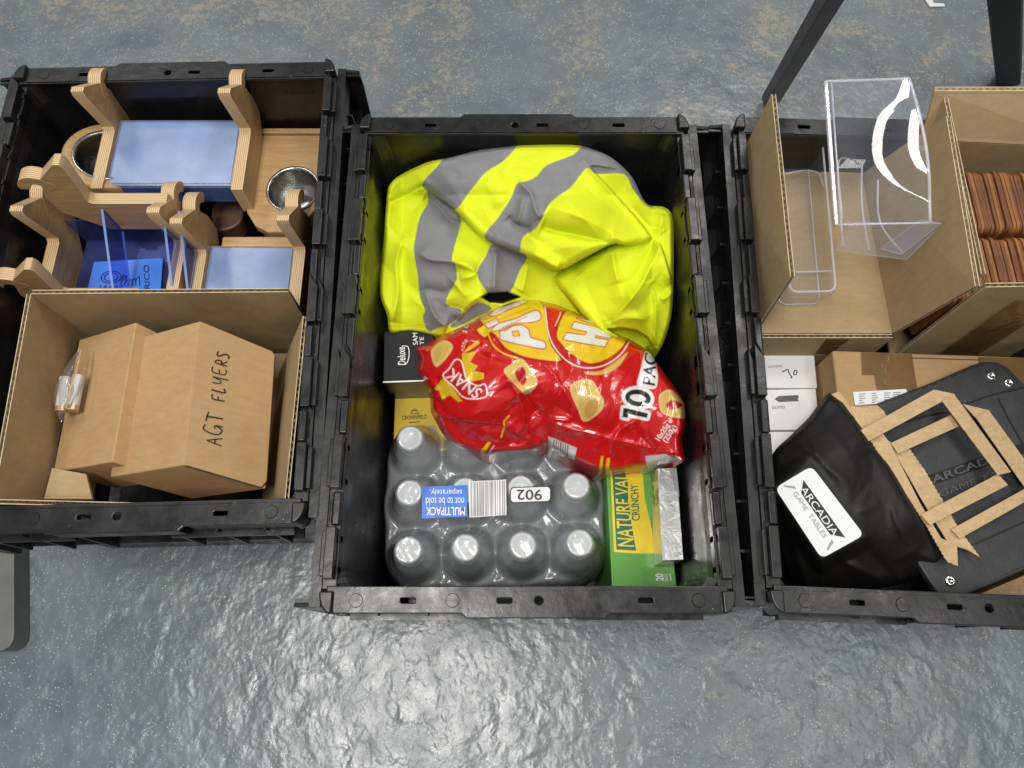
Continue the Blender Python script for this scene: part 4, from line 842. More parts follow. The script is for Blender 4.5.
def up_txt(s, x0, x1, y0, y1, mat, parent=film, z=zt2, bold=0):   # writing that reads upside down: its left end at x1, its baseline at y0
    O = at(x1, y0, z); writing('lettering', s, parent, O, at(x0, y0, z)-O, at(x1, y1, z)-O, mat, bold=bold)
up_txt('MULTIPACK', 426, 465, 507, 515.5, M['whiteink'], bold=.015); up_txt('not to be sold', 426, 464, 497.5, 505.5, M['whiteink']); up_txt('separately.', 430, 462, 488, 495.5, M['whiteink'])
patch('barcode_label', [(468.5, 481.5), (506, 479.5), (506.5, 515), (469.5, 517.5)], M['white'])
mb = MB(); x = 470.5
while x < 505:
    w_ = random.choice([.5, .8, 1.3, 1.8]); y_ = (x-468)*.05
    mb.quad(at(x, 482-y_, zt2), at(x+w_, 482-y_, zt2), at(x+w_+.3, 516.5-y_, zt2), at(x+.3, 516.5-y_, zt2)); x += w_+random.choice([.6, .9, 1.4])
mb.build('barcode', M['greyink'], film)
rr_ = [at(a, b, .2166) for a, b in [(p[0], p[1]-(p[0]-530)*.035) for p in rrect(530.5, 494.5, 20.5, 8, 4)]]; mb = MB(); mb.add(rr_, [tuple(range(len(rr_)))]); mb.build('number_label', M['blackink'], film)
rr_ = [at(a, b, .2169) for a, b in [(p[0], p[1]-(p[0]-530)*.035) for p in rrect(530.5, 494.5, 19.5, 7, 3.4)]]; mb = MB(); mb.add(rr_, [tuple(range(len(rr_)))]); mb.build('number_label', M['white'], film)
up_txt('902', 517, 542, 489.5, 500, M['blackink'], z=.2174, bold=.01)

# ------------------------------------------------------------------ boxes beside the bottles
t, P = topbox('snack_box', [(606, 470), (664, 468), (677, 587), (612, 588)], .182, .168, M['greenbox'], 'green cereal bar box lettered NATURE VALLEY CRUNCHY beside the bottles', 'food box')
zG = .1824
def gpoly(pts, mat, name, z): mb = MB(); Pq = [at(a, b, z) for a, b in pts]; mb.add(Pq, [tuple(range(len(Pq)))]); return mb.build(name, mat, t)
gpoly([(609.5, 455), (614, 552), (637, 553.5), (655, 553.5), (652, 530), (645, 500), (641, 455)], M['yellowink'], 'printed_band', zG)
gpoly([(611.5, 455), (616.5, 549.5), (636, 550.5), (631, 520), (628, 495), (627.5, 455)], M['darkgreen'], 'printed_band', zG+.0003)
O = at(634.5, 547, zG+.0006); writing('lettering', 'NATURE VALLEY', t, O, at(626, 455, zG+.0006)-O, at(617.5, 546, zG+.0006)-O, M['yellowink'], bold=.012, taper=(1, .75))
O = at(640, 520, zG+.0006); writing('lettering', 'CRUNCHY', t, O, at(638, 484, zG+.0006)-O, at(632, 521, zG+.0006)-O, M['darkgreen'], bold=.01)
O = at(664, 581, zG+.0006); writing('lettering', '20', t, O, at(663, 573.5, zG+.0006)-O, at(656, 581, zG+.0006)-O, M['whiteink'], bold=.03)
O = at(668, 581, zG+.0006); writing('lettering', 'BARS', t, O, at(667, 574, zG+.0006)-O, at(665, 581, zG+.0006)-O, M['whiteink'])
mb = MB(); ribbon(mb, [at(671, 580.5, zG+.0006), at(670, 573.5, zG+.0006)], .0012, V(0, 0, 1)); mb.build('print_line', M['whiteink'], t)
P_ = [at(a, b, .234) for a, b in [(657.5, 468), (677, 467), (684, 560), (662.5, 561)]]; cc = np.mean(P_, 0)
ts = thing('foil_box', 'thin silver foil wrapped box standing on the green box', 'food box', V(cc[0], cc[1], .183)); mb = MB()
d_ = V(0, 0, -.049); bb = [p+d_ for p in P_]; mb.add(P_+bb, [(0, 1, 2, 3), (1, 5, 6, 2), (2, 6, 7, 3), (4, 7, 6, 5), (0, 4, 5, 1)]); mb.add([P_[0], P_[3], bb[3], bb[0]], [(0, 1, 2, 3)]); mb.build('carton', M['foil'], ts, bevel=.001)
mb = MB(); A, B_, C_, D_ = [at(a, b, .2344) for a, b in [(669, 468), (676.5, 468), (679.5, 497), (676, 494)]]; mb.add([A, B_, C_, at(674, 485, .2344)], [(0, 1, 2, 3)]); mb.build('printed_band', M['greyink'], ts)
lv = P_[0]-P_[3]; lvn = lv/np.linalg.norm(lv); nl = np.cross(lvn, V(0, 0, 1)); nl = nl if nl[0] < 0 else -nl
mb = MB()
for k in range(26):
    u = .60+.38*random.random(); w_ = .1+.8*random.random(); p = P_[3]+lv*u+d_*w_+nl*.0005; s_ = .0035; mb.add([p, p+lvn*s_*1.6, p+lvn*s_*1.6+V(0, 0, s_), p+V(0, 0, s_)], [(0, 1, 2, 3)])
mb.build('green_print', M['greenbox'], ts)
# black box and yellow box at the left
t, P = topbox('tea_box', [(384, 331), (432, 329), (440, 381), (383, 383)], .212, .09, M['blackcard'], 'black tea carton with white script, under the jacket edge', 'food box')
zz = .2126
mb = MB(); cpt = [at(a, b, zz) for a, b in smooth_poly([(399, 364), (406, 364), (409, 356), (408, 347), (402, 346)], 5, False)]; ribbon(mb, cpt, .0011, V(0, 0, 1)); mb.build('emblem', M['whiteink'], t)
O = at(406, 365, zz); writing('lettering', 'Deluxe', t, O, at(405, 347, zz)-O, at(398, 365, zz)-O, M['whiteink'], bold=.01)
O = at(417, 372, zz); O = at(418, 345, zz); writing('lettering', 'SAM', t, O, at(417.5, 333, zz)-O, at(413, 345, zz)-O, M['whiteink']); O = at(424, 345, zz); writing('lettering', 'TE', t, O, at(423.7, 337, zz)-O, at(420, 345, zz)-O, M['whiteink'])
e0, e1 = at(383, 382.5, zz), at(440, 380.5, zz); mb = MB(); ribbon(mb, [e0+V(0, .0005, 0), e1+V(0, .0005, 0)], .002, V(0, 0, 1)); mb.build('white_edge', M['whiteink'], t)
mb = MB(); lo_ = V(0, -.0004, 0); a, b = e0+V(.004, 0, -.003)+lo_, e1+V(0, 0, -.003)+lo_; mb.quad(a, b, b+V(0, 0, -.035), a+V(0, 0, -.035)); mb.build('gold_front', M['goldtint'], t)
t, P = topbox('cereal_box', [(395, 396), (460, 394), (470, 450), (393, 452)], .150, .13, M['yellowbox'], 'yellow carton lettered CROWNFIELD behind the bottle pack', 'food box')
zz = .1506
O = at(402, 420, zz); writing('lettering', 'CROWNFIELD', t, O, at(427, 418.5, zz)-O, at(402, 416, zz)-O, M['blackink'])
mb = MB(); ribbon(mb, [at(409, 422.5, zz), at(420, 421.8, zz)], .0012, V(0, 0, 1)); mb.build('emblem', M['blackink'], t)
mb = MB()
for (a, b), rx in (((414.5, 413), 3.6), ((414.5, 410.5), 2.2)):
    ribbon(mb, [at(a+rx*math.cos(q_), b-rx*.7*math.sin(q_), zz) for q_ in np.linspace(0, math.pi, 12)], .0009, V(0, 0, 1))
ribbon(mb, [at(410.5, 414, zz), at(419, 413.6, zz)], .001, V(0, 0, 1)); mb.build('emblem', M['blackink'], t)

# ================================================================== RIGHT CRATE
# box A: tray like box with tall sides and a folded front
zf_, zw = .262, .404
a0 = at(757, 333, zf_); a1 = at(893, 338, zf_); b1 = at(893, 168, zf_)+V(.018, 0, 0); b0 = at(774, 168, zf_)
xL, xR = a0[0], a1[0]; yN = a0[1]; yF = at(800, 172, zf_)[1]
ta = thing('open_cardboard_box', 'open brown cardboard box with tall sides holding the clear plastic trays', 'cardboard box', V((xL+xR)/2, (yN+yF)/2, .1))
mb = MB(); mb.prism([(xL, yN, zf_), (xR, yN, zf_), (xR, yF, zf_), (xL, yF, zf_)], (0, 0, -.004)); mb.build('base', M['card'], ta)
tL0, tL1 = at(795, 276, zw), at(776, 94, zw)
mb = MB(); corr(mb, V(xL, yN, zf_-.004), V(xL-.002, yF-.002, zf_-.004), tL1, tL0, (-1, 0, 0)); mb.build('side_flap', [M['card'], M['flute']], ta)
tR0, tR1 = at(975, 286, zw), at(946, 116, zw)
mb = MB(); corr(mb, V(xR, yN, zf_-.004), V(xR, yF-.002, zf_-.004), tR1, tR0, (1, 0, 0)); mb.build('side_flap', [M['card'], M['flute']], ta)
mb = MB(); corr(mb, V(xL, yN-.001, .12), V(xR, yN-.001, .12), V(xR, yN-.001, zf_-.0005), V(xL, yN-.001, zf_-.0005), (0, -1, 0)); mb.build('front_wall', [M['card'], M['flute']], ta)
mb = MB(); q0 = at(806, 345, .2); mb.quad(V(q0[0], yN-.0065, zf_-.004), V(q0[0]+.028, yN-.0065, zf_-.004), V(q0[0]+.024, yN-.0065, zf_-.05), V(q0[0]+.004, yN-.0065, zf_-.05)); mb.build('tape_strip', M['tape'], ta)
# box B with wooden tiles
zt_ = .384; bl_ = at(985, 283, zt_); xB0 = bl_[0]; yB0 = bl_[1]; fb = at(946, 91, zt_); yBF = fb[1]; xB1 = .69
tb = thing('open_cardboard_box', 'open brown cardboard box packed with rows of wooden tiles', 'cardboard box', V((xB0+xB1)/2, (yB0+yBF)/2, .12))
mb = MB(); corr(mb, V(xB0, yB0, .17), V(xB1, yB0+.004, .17), V(xB1, yB0+.004, zt_), V(xB0, yB0, zt_), (0, -1, 0)); mb.build('wall', [M['card'], M['flute']], tb)
yc_ = at(985, 140, .335)[1]; mb = MB(); corr(mb, V(xB0, yc_, .17), V(xB1, yc_-.012, .17), V(xB1, yc_-.012, .334), V(xB0, yc_, .334), (0, 1, 0)); mb.build('wall', [M['card'], M['card']], tb)
mb = MB(); corr(mb, V(xB0, yc_, .336), V(xB1, yc_-.012, .336), V(xB1, yBF, zt_), V(xB0-.004, yBF, zt_), (0, 1, .3)); mb.build('top_flap', [M['card'], M['flute']], tb)
xw = xR+.010
mb = MB(); corr(mb, V(xB0+.002, yB0+.03, .17), V(xB0+.002, yc_-.002, .17), at(948, 97, .378), at(986, 274, .378), (-1, 0, 0)); mb.build('wall', [M['card'], M['flute']], tb)
mb = MB(); mb.box(xB0+.004, xB1, yB0+.002, yc_-.001, .17, .174); mb.build('bottom', M['card'], tb)
mb = MB(); s0 = at(960, 330, .25); yb_ = yB0-.0058
mb.quad((xB0+.05, yb_, zt_-.03), (xB0+.10, yb_, zt_-.03), (xB0+.10, yb_, .19), (xB0+.05, yb_, .19)); mb.build('tape_strip', M['tape'], tb)
def tile_mesh():
    mb = MB(); hw, hh = .042, .05; prof = rrect(0, 0, hw, hh, .009, 4); th = .0037
    mb.prism([(0, a, b) for a, b in prof], (th, 0, 0)); return mb
zt1 = .322; tm = None
rows = [(at(962, 170, zt1), 15, 'back row of tiles in the cardboard box'), (at(978, 243, zt1), 15, 'front row of tiles in the cardboard box')]
yr1 = (at(962, 168, zt1)[1]+at(962, 238, zt1)[1])/2
for ri, (y0_, nT) in enumerate(((yr1+.004, 28), (yr1-.0875, 28))):
    for k in range(nT):
        x = xB0+.008+k*.0041; rowname = ('back', 'front')[ri]
        if tm is None:
            tm = tile_mesh().build('wooden_tile', M['tile'], bevel=.0005, local=True); o = tm
        else: o = tm.copy(); COL.objects.link(o)
        if k % 5 == 2 or random.random() < .18: o.data = o.data.copy(); o.data.materials[0] = M['tile_pale']
        o.location = (x, y0_+random.uniform(-.0012, .0012), zt1-.05+random.uniform(-.002, .002)); o.rotation_euler = (random.uniform(-.01, .01), 0, random.uniform(-.003, .003))
        tag(o, 'red-brown rounded wooden tile standing in the %s row of the cardboard box' % rowname, 'wooden tile', 'wooden tiles standing in the %s row' % rowname)
# clear tray in box A
tt = thing('clear_tray', 'long clear plastic tray with rounded corners lying in the box', 'plastic tray', at(806, 235, zf_+.002))
def tray(mb, px, zr, h, ins=.004):
    R_ = [at(*p, zr) for p in px]; c = np.mean(R_, 0); B_ = [c+(p-c)*V(.93, .96, 1)-V(0, 0, h) for p in R_]; I_ = [c+(p-c)*V(.97, .985, 1) for p in R_]; n = len(R_)
    mb.add(R_+B_, [(i, (i+1) % n, n+(i+1) % n, n+i) for i in range(n)], 0); mb.add(B_, [tuple(range(n))], 0); mb.tube(R_+[R_[0]], .0013, 6, 1); mb.tube(B_+[B_[0]], .0009, 6, 1)
def rpx(pts, r=7): 
    pts = np.array(pts, float); out = []; n = len(pts)
    for i in range(n):
        a, b, c = pts[i-1], pts[i], pts[(i+1) % n]; u = (a-b)/np.linalg.norm(a-b); v_ = (c-b)/np.linalg.norm(c-b)
        for k in range(5): s = k/4; p0, p1, p2 = b+u*r, b, b+v_*r; out.append((1-s)**2*p0+2*s*(1-s)*p1+s*s*p2)
    return out
mb = MB(); tray(mb, rpx([(772, 126), (821, 127), (836, 291), (790, 292)], 9), zf_+.045, .042); mb.build('tray_body', [M['clear'], M['clear_edge']], tt, smooth=False)
mb = MB(); a, b = at(796, 272, .275), at(832, 271, .275); mb.tube([a, b], .0011, 6); a, b = at(786, 174, .28), at(818, 173, .28); mb.tube(smooth_poly([a, (a+b)/2+V(0, .004, 0), b, b-V(-.004, .02, 0)], 5, False), .0011, 6); mb.build('rib', M['clear_edge'], tt)
# leaflet holder: bent acrylic front, side walls, base with dividers
th_ = thing('leaflet_holder', 'clear acrylic leaflet holder leaning out of the cardboard box', 'leaflet holder', at(885, 240, zf_+.01))
TLh, TRh, BRh, BLh = at(824, 85, .440), at(909, 78, .464), at(930, 223, .405), at(834, 226, .376)
nW = np.cross(TRh-TLh, TLh-BLh); nW /= np.linalg.norm(nW); nW = nW if nW[2] > 0 else -nW
vs_ = smooth_poly([(0, .92), (.12, .80), (.25, .58), (.45, .49), (.6, .52), (.72, .66), (.82, .88), (.92, 1.1), (1.01, 1.25)], 6, False)  # S line of the bend, shaped so the lamp glare takes this form
def hsurf(u, v):
    """the sheet is gently bent along an S shaped line"""
    d = u-np.interp(v, vs_[:, 0], vs_[:, 1]); w, A, per = .085, .19, .52; k = A*math.pi/per; dm = .22/k
    b = w*A*per/math.pi*(1-math.cos(math.pi*d/per)) if d >= 0 else w*(k*d*d/2 if -d < dm else k*dm*dm/2+.22*(-d-dm))
    return (TLh*(1-u)+TRh*u)*(1-v)+(BLh*(1-u)+BRh*u)*v+nW*b+V(.006*math.sin(math.pi*v)*u**3, 0, 0)
nH = np.cross(TRh-TLh, TLh-BLh); nH = nW
mb = MB(); G = np.array([[hsurf(u, v) for u in np.linspace(0, 1, 60)] for v in np.linspace(0, 1, 90)]); mb.grid(G, 0); mb.build('front_plate', M['clear'], th_, smooth=True)
mb = MB()
mb.tube([hsurf(u, 0) for u in np.linspace(0, 1, 12)], .0016, 6); mb.tube([hsurf(1, v) for v in np.linspace(0, 1, 16)], .0018, 6); mb.tube([hsurf(u, 1) for u in np.linspace(0, 1, 8)], .0011, 6); mb.tube([hsurf(0, v) for v in np.linspace(0, 1, 8)], .0012, 6); mb.tube([hsurf(.08, v) for v in np.linspace(0, .97, 8)], .0012, 6)
mb.build('plate_edge', M['clear_edge'], th_, smooth=True)
dp = -nH*.045
mb = MB(); 
def plate(a, b, c, d, t_=.0026): 
    n_ = np.cross(b-a, d-a); n_ /= np.linalg.norm(n_); mb.prism([a, b, c, d], n_*t_, 0, 1)
plate(hsurf(0, 0), hsurf(0, 1), hsurf(0, 1)+dp, hsurf(0, 0)+dp*.5); mb.build('side_plate', [M['clear'], M['clear_edge']], th_)
mb = MB(); s0, s1, s2, s3 = at(836, 250, .332), at(906, 259, .332), at(942, 223, .372), at(846, 222, .358); plate(s0, s1, s2, s3, .003); mb.build('base_plate', [M['clear'], M['clear_edge']], th_)
for (p, q_, r_, s_) in (((843, 246), (838, 168), (846, 158), (850, 158)), ((869, 250), (862, 205), (862, 165), (866, 164)), ((902, 252), (880, 222), (878, 180), (884, 160))):
    mb = MB(); A, B_, C_ = at(*p, .336), at(*q_, .350), at(*r_, .362); mb.tube(smooth_poly([A, B_, C_], 5, False), .0011, 6); mb.build('divider', M['clear_edge'], th_)
mb = MB(); plate(at(838, 168, .345), at(848, 158, .35), at(866, 160, .35), at(862, 168, .345), .002); mb.build('pocket', [M['clear'], M['clear_edge']], th_)
mb = MB(); plate(at(880, 248, .340), at(901, 254, .340), at(941, 223, .378), at(920, 220, .378), .0022); mb.build('pocket', [M['clear'], M['clear_edge']], th_)
mb = MB(); plate(at(914, 145, .42), at(924, 146, .42), at(925, 150, .42), at(915, 150, .42), .002); mb.build('pocket', [M['clear'], M['clear_edge']], th_)
# taped carton C
t, P = topbox('shipping_carton', [(832, 350), (1060, 358), (1100, 540), (852, 520)], .248, .17, M['kraft'], 'brown shipping carton sealed with shiny tape, under the black case', 'carton', bevel=.003)
zc_ = .2486
def flat(pts, mat, name, parent, z, sub=None, eps=0, th=0):
    mb = MB(); Pq = [at(a, b, z) if len(p) == 2 else at(a, b, p[2]) for p in pts for a, b in [p[:2]]]
    if th: mb.prism(Pq, (0, 0, -th))
    else: mb.add(Pq, [tuple(range(len(Pq)))])
    return mb.build(name, mat, parent)
flat([(861, 352), (912, 354), (918, 392), (877, 390), (874, 375), (862, 375)], M['tape'], 'tape_strip', t, zc_+.0002)
flat([(978, 357), (1030, 358), (1040, 400), (985, 398)], M['tape'], 'tape_strip', t, zc_+.0002)
flat([(853, 392), (906, 389), (912, 402), (855, 405)], M['white'], 'address_label', t, zc_+.0006)
mb = MB()
for k in range(5):
    for j, x in enumerate((859, 872, 884, 893)): L_ = random.uniform(3, 8); mb.quad(*[at(a, b, zc_+.001) for a, b in ((x, 393.5+k*2.2-j*.5), (x+L_, 393.2+k*2.2-j*.5), (x+L_, 394.2+k*2.2-j*.5), (x, 394.5+k*2.2-j*.5))])
mb.build('label_print', M['greyink'], t)
flat([(910, 357.5), (980, 359.5), (980, 360.3), (910, 358.3)], M['darkgap'], 'flap_gap', t, zc_+.0003)
# lower carton seen at bottom right
t, P = topbox('flat_carton', [(975, 596), (1060, 560), (1060, 600), (990, 606)], .205, .1, M['kraft2'], 'pale brown carton below the corner of the black case', 'carton')
# white boxes
WG = 'small white boxes stacked along the left wall'
for k, (px, lab, zz) in enumerate([([(762, 350), (814, 351), (817.5, 388), (765, 388)], 'small white box numbered 30, farthest of the row', .205),
        ([(765, 389.5), (816, 388.5), (820, 430), (768, 430)], 'small white box with black marker arrow, between the numbered box and plain box', .203),
        ([(768, 431.5), (822, 431), (826, 470), (771, 470)], 'small plain white box partly hidden behind the black paper bag', .2)]):
    tw, P = topbox('white_box', px, zz, .09, M['white'], lab, 'box', group=WG)
    z1 = zz+.0006
    if k == 0:
        mb = MB(); n = V(0, 0, 1)
        for st in ([(782, 372), (788, 369.5), (789, 373), (792, 377), (790.5, 378)], [(795, 370), (793.5, 374), (796, 374.5), (797, 371), (795, 370)]): ribbon(mb, smooth_poly([at(a, b, z1) for a, b in st], 5, False), .0012, n)
        mb.build('handwriting', M['blackink'], tw); O = at(768, 368, z1); writing('lettering', 'omoo', tw, O, at(782, 367, z1)-O, at(768, 366, z1)-O, M['greyink'])
    if k == 1:
        flat([(774.5, 399), (779, 396), (798, 395), (799, 397.5), (797.5, 398.5), (799, 401), (779, 402)], M['greyink'] if False else M['gunmetal'], 'marker_arrow', tw, z1)
        O = at(772, 409, z1); writing('lettering', 'oomo', tw, O, at(785, 408.5, z1)-O, at(772, 406, z1)-O, M['greyink'])
# black leatherette case
zk = .262
case_px = smooth_poly([(860, 412), (880, 402), (930, 383), (975, 364), (990, 361), (1003, 364), (1015, 374), (1040, 405), (1090, 500), (1065, 552), (1024, 571), (985, 588), (962, 596), (948, 597), (934, 588), (905, 540), (870, 470), (850, 430)], 4)
tc = thing('leather_case', 'black leatherette case with silver snaps and rounded corners beneath the paper handles', 'case', at(960, 480, zk-.012))
mb = MB(); mb.prism([at(*p, zk) for p in case_px], (0, 0, -.010)); mb.build('case_body', M['leather'], tc, bevel=.003)
mb = MB(); off = smooth_poly([(868, 411), (882, 404), (932, 385), (976, 367), (990, 364), (1001, 367), (1012, 376), (1030, 399)], 5, False); L_ = [at(*p, zk+.0004) for p in off]
for i in range(0, len(L_)-1): ribbon(mb, [L_[i], L_[i]+(L_[i+1]-L_[i])*.6], .0009, V(0, 0, 1))
off = smooth_poly([(940, 589), (950, 592.5), (962, 591), (985, 583.5), (1024, 566)], 8, False); L_ = [at(*p, zk+.0004) for p in off]
for i in range(0, len(L_)-1): ribbon(mb, [L_[i], L_[i]+(L_[i+1]-L_[i])*.6], .0009, V(0, 0, 1))
mb.build('stitching', M['embossed'], tc)
mb = MB()   # folds and flap seam
for ln in ([(966, 404), (992, 395), (1030, 386)], [(998, 398), (1012, 425), (1030, 455)], [(968, 547), (1000, 533), (1040, 515)], [(906, 422), (930, 415), (950, 412)]): mb = MB(); ribbon(mb, [at(*p, zk+.0005) for p in smooth_poly(ln, 5, False)], .0022, V(0, 0, 1)); mb.build('seam', M['embossed'], tc)
for a, b in ((991, 376), (1008.5, 383), (950, 581)):
    sn = MB(); p = at(a, b, zk); sn.lathe([(0, .0012), (.0016, .0012), (.002, .0022), (.0046, .0022), (.0058, .0012), (.0060, 0)], 28, c=tuple(p)); so = sn.build('snap_button', M['silver'], tc, smooth=True)
    sn = MB(); sn.lathe([(.0021, .0026), (.0026, .0026)], 20, c=tuple(p)); sn.build('snap_hole', M['blackink'], so)
fl1 = flat([(926, 476), (1022, 443), (1026, 452.5), (930, 486)], M['embossed'], 'printed_band', tc, zk+.0006)
O = at(932.5, 484, zk+.001); Xv = at(1006, 457.5, zk+.001)-O; writing('lettering', 'ARCADIA', tc, O, Xv, at(930, 476.5, zk+.001)-O, M['emboss_grey'], bold=.02)
O = at(940, 497.5, zk+.001); writing('lettering', 'GAME TABLES', tc, O, at(1026, 467, zk+.001)-O, at(938, 491, zk+.001)-O, M['emboss_grey'])
# black paper bag, front panel as a creased sheet
bag_out = [(829, 393), (842, 402), (856, 418), (868, 436), (888, 461), (905, 490), (922, 518), (936, 542), (945, 555), (935, 570), (915, 580), (893, 586), (872, 590), (850, 592), (828, 594), (805, 592), (797, 570), (785, 530), (778, 500), (772, 470), (774, 452), (790, 436), (810, 416)]
def zbag(P, d, shape):
    z = rbf([(829, 393, .262), (772, 465, .255), (785, 520, .235), (805, 585, .20), (850, 590, .21), (900, 580, .235), (940, 555, .268), (880, 480, .288), (840, 450, .29), (820, 500, .287), (850, 530, .283), (800, 470, .28), (860, 565, .255)], P)
    z += crease(P, [(795, 440), (815, 455), (830, 470), (850, 480)], .004, 4, 8)+crease(P, [(838, 560), (858, 568), (885, 582)], .012, 4, 8)+crease(P, [(862, 545), (890, 575), (893, 585)], -.005, 5, 5)+crease(P, [(800, 430), (812, 440), (818, 462)], .005, 5, 4)+crease(P, [(858, 430), (880, 470), (920, 530)], .003, 6, 10)+crease(P, [(830, 560), (822, 580), (826, 594)], .006, 5, 5)
    r_ = np.random.default_rng(12)
    for k in range(44):
        cx, cy = r_.uniform(778, 945), r_.uniform(400, 590); a = r_.uniform(0, math.pi); L_ = r_.uniform(8, 30); z = z+crease(P, [(cx-L_*math.cos(a), cy-L_*math.sin(a)), (cx+r_.uniform(-5, 5), cy+r_.uniform(-5, 5)), (cx+L_*math.cos(a), cy+L_*math.sin(a))], r_.choice([-1, 1])*r_.uniform(.001, .0036), r_.uniform(2, 9), r_.uniform(2, 9), .35)
    z = z+facets(P, 50, .004, 14, (1, 2), -.7)-.02*np.clip(1-d/5, 0, 1)**2
    sq = [(811.5, 466), (864, 535), (821.6, 558.6), (775, 488)]; ds = np.where(inside(P, sq), 0, segdist(P, sq, True)[0]); w_ = np.clip(1-(ds-2)/12, 0, 1)
    return blur(z*(1-w_)+.2905*w_, shape, 2)
bo_ = sheet('paper_bag', bag_out, zbag, lambda P: np.tile(V(.008, .0075, .007), (len(P), 1)), M['blackpaper'], 1.5, .03); tag(bo_, 'black paper carrier bag with white sticker and brown kraft handles', 'paper bag')
for m_ in list(bo_.data.materials): pass
stk = [np.array(p) for p in [(811.5, 466), (864, 535), (821.6, 558.6), (775, 488)]]
ol_ = rpx(stk, 7); zst = .2915
def stk_at(u, v): p = stk[0]*(1-u)*(1-v)+stk[1]*u*(1-v)+stk[2]*u*v+stk[3]*(1-u)*v; return p   # u reads along the word, v down the sticker
def zs(p): return zst-.0+.0*p[0]
mb = MB(); mb.add([at(a, b, zst) for a, b in ol_], [tuple(range(len(ol_)))]); st_ = mb.build('sticker', M['white'], bo_)
def spoly(uv, mat, name, z): mb = MB(); mb.add([at(*stk_at(u, v), z) for u, v in uv], [tuple(range(len(uv)))]); mb.build(name, mat, st_)
spoly([(.09, .345), (.92, .345), (.80, .565), (.21, .565)], M['blackink'], 'emblem', zst+.0004)
spoly([(.09, .56), (.19, .57), (.07, .62), (.0, .75)], M['greyink'], 'emblem', zst+.0004) if False else None
for k_, (u0, du) in enumerate(((.135, .105), (.245, .105), (.355, .11), (.465, .11), (.58, .105), (.69, .045), (.745, .105))): pass
O = at(*stk_at(.16, .545), zst+.0008); writing('lettering', 'ARCADIA', st_, O, at(*stk_at(.84, .545), zst+.0008)-O, at(*stk_at(.16, .385), zst+.0008)-O, M['white'], bold=.0)
O = at(*stk_at(.16, .73), zst+.0006); writing('lettering', 'GAME  TABLES', st_, O, at(*stk_at(.80, .73), zst+.0006)-O, at(*stk_at(.16, .625), zst+.0006)-O, M['greyink'])
spoly([(.10, .60), (.02, .80), (.045, .80), (.14, .60)], M['greyink'], 'emblem', zst+.0003); spoly([(.86, .60), (.93, .80), (.955, .80), (.90, .60)], M['greyink'], 'emblem', zst+.0003)
def strip(name, pts, z, th=.0012): 
    mb = MB(); Pq = [at(p[0], p[1], p[2] if len(p) > 2 else z) for p in pts]; mb.prism(Pq, (0, 0, -th)); return mb.build(name, M['kraft2'], bo_)
strip('kraft_lining', [(831, 394), (839, 391.5), (846, 400), (850, 406, .272), (862, 407, .272), (877, 405, .276), (884, 411), (887, 417), (876, 432), (868, 437), (856, 420), (843, 403)], .2745)
def serr(pts, amp=.8, n=2.2):
    out = []
    for a, b in zip(pts, pts[1:]):
        a, b = np.array(a, float), np.array(b, float); L = np.hypot(*(b-a)); k = max(1, int(L/n)); d_ = (b-a)/L; nn = V(-d_[1], d_[0])
        for i in range(k): out.append(tuple(a+(b-a)*i/k+nn*amp*(i % 2)))
    return out+[tuple(pts[-1])]
strip('kraft_lining', serr([(868, 436), (885, 462), (906, 494), (926, 524), (947, 561), (958, 566)])+[(957, 546), (941, 538), (920, 503), (890, 443), (880, 430)], .2775)
strip('kraft_lining', [(888, 441), (911, 450)]+serr([(911, 450), (925, 470), (943, 500), (959, 528), (981, 558)])[1:]+[(968, 550), (949, 544), (922, 500)], .2712)
def strap(a0, a1, b0, b1, z0, z1, ph=0):
    """paper handle length between edges a0-a1 and b0-b1, gently waving"""
    mb = MB(); n = 18; G = []
    for k in range(n+1):
        t = k/n; p = V(*a0)+(V(*a1)-V(*a0))*t; q_ = V(*b0)+(V(*b1)-V(*b0))*t; z = z0+(z1-z0)*t+.0011*math.sin(7*t+ph)+.0006*math.sin(17*t+2*ph)
        G.append([at(*p, z+.0005*math.sin(5*t)), at(*((p+q_)/2), z+.0005), at(*q_, z-.0005*math.sin(5*t+1))])
    G = np.array(G); mb.grid(G); mb.grid(G[:, ::-1]-V(0, 0, .0010))
    for s_ in (0, 2): E2 = np.stack([G[:, s_], G[:, s_]-V(0, 0, .0010)], 1); mb.grid(E2)
    return mb.build('handle', M['kraft2'], bo_, smooth=False)
strap((861, 430), (934, 389.5), (869, 441), (943, 401), .2845, .2845)
strap((954, 394), (1011, 472), (941.5, 400), (998, 475), .2825, .2835, 1)
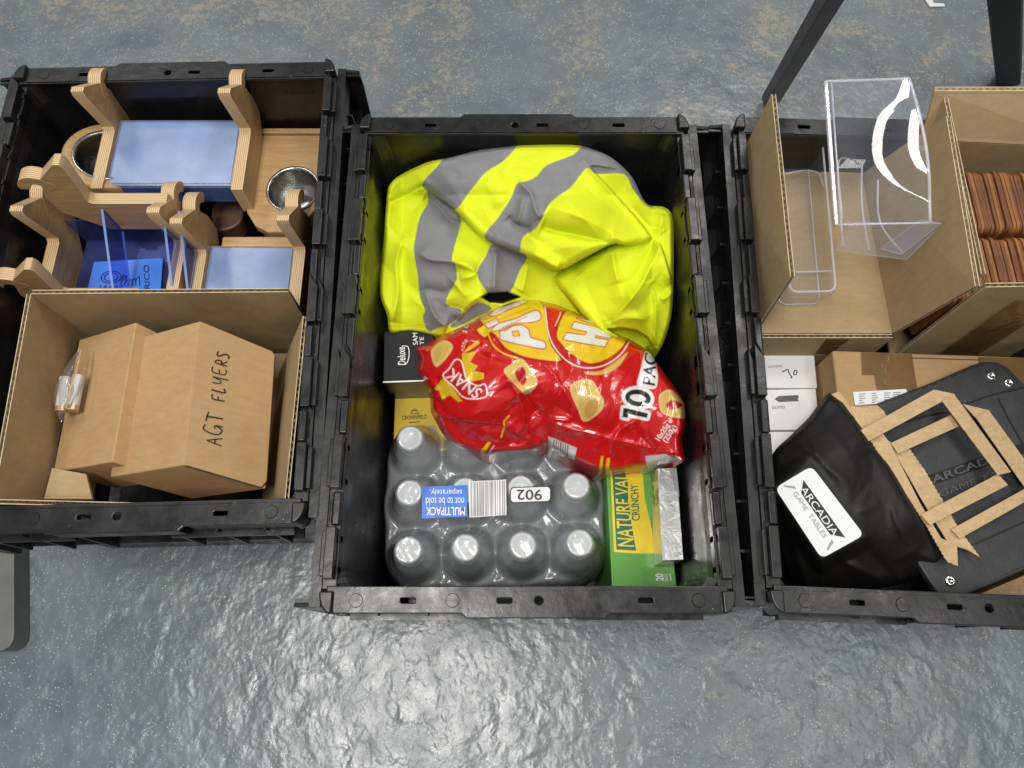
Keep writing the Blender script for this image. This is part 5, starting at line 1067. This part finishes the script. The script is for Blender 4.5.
flat([(934, 389.5), (955, 394), (943, 402)], M['kraft2'], 'handle', bo_, .2832, th=.001)
strap((998, 474), (921, 514.5), (1008, 485), (930, 525), .281, .281, 2)
strap((891, 443), (957, 412), (898, 453.5), (965, 423.5), .2755, .2755, .5)
strap((989, 410.5), (1044, 486), (975.5, 417), (1024, 486), .2755, .2755, 1.7)
flat([(963, 404), (990, 410.5), (977, 419)], M['kraft2'], 'handle', bo_, .2745, th=.001)
strap((951, 529.5), (1030, 486), (960, 538.5), (1030, 499), .2745, .2745, 2.6)

# ================================================================== FLOOR THINGS
def bar(name, a, b, w, th, mat, label, cat, side):
    a, b, side = map(lambda q: np.array(q, float), (a, b, side)); b = a+(b-a)*1.6; d = b-a; d /= np.linalg.norm(d); s_ = side-d*(side@d); s_ /= np.linalg.norm(s_); n_ = np.cross(s_, d)
    mb = MB(); mb.prism([a-s_*w/2-n_*th/2, a+s_*w/2-n_*th/2, a+s_*w/2+n_*th/2, a-s_*w/2+n_*th/2], b-a); o = mb.build(name, mat, bevel=.003, loc=a); tag(o, label, cat, None); return o
bar('table_leg', at(771, 99, .012), at(856, -45, .45), .030, .02, M['gunmetal'], 'slanting dark metal table leg behind the right crate', 'table leg', (1, .35, 0))
bar('table_leg', at(1009, 78, .01), at(1003, -60, .5), .036, .03, M['blackleg'], 'upright black table leg at the top right corner', 'table leg', (1, 0, 0))
mb = MB(); px = [(-30, 546), (14, 546)]+[(14, 630), (13, 640), (9, 647), (2, 651), (-30, 652)]; mb.prism([at(a, b, .035) for a, b in px], (0, 0, -.0345)); o = mb.build('foot_plate', M['greysteel'], bevel=.0015, loc=at(0, 600, .0)); tag(o, 'grey steel plate with rounded corner at the left edge of the floor', 'steel plate')
mb = MB(); mb.prism([at(a, b, .0035) for a, b in [(923, -4), (931, -3), (934, 3), (944, 3.5), (945, 6), (930, 6.5)]], (0, 0, -.0025)); o = mb.build('paper_scrap', M['white'], loc=at(934, 3, 0)); tag(o, 'white scrap of paper on the floor at the top edge', 'paper scrap')
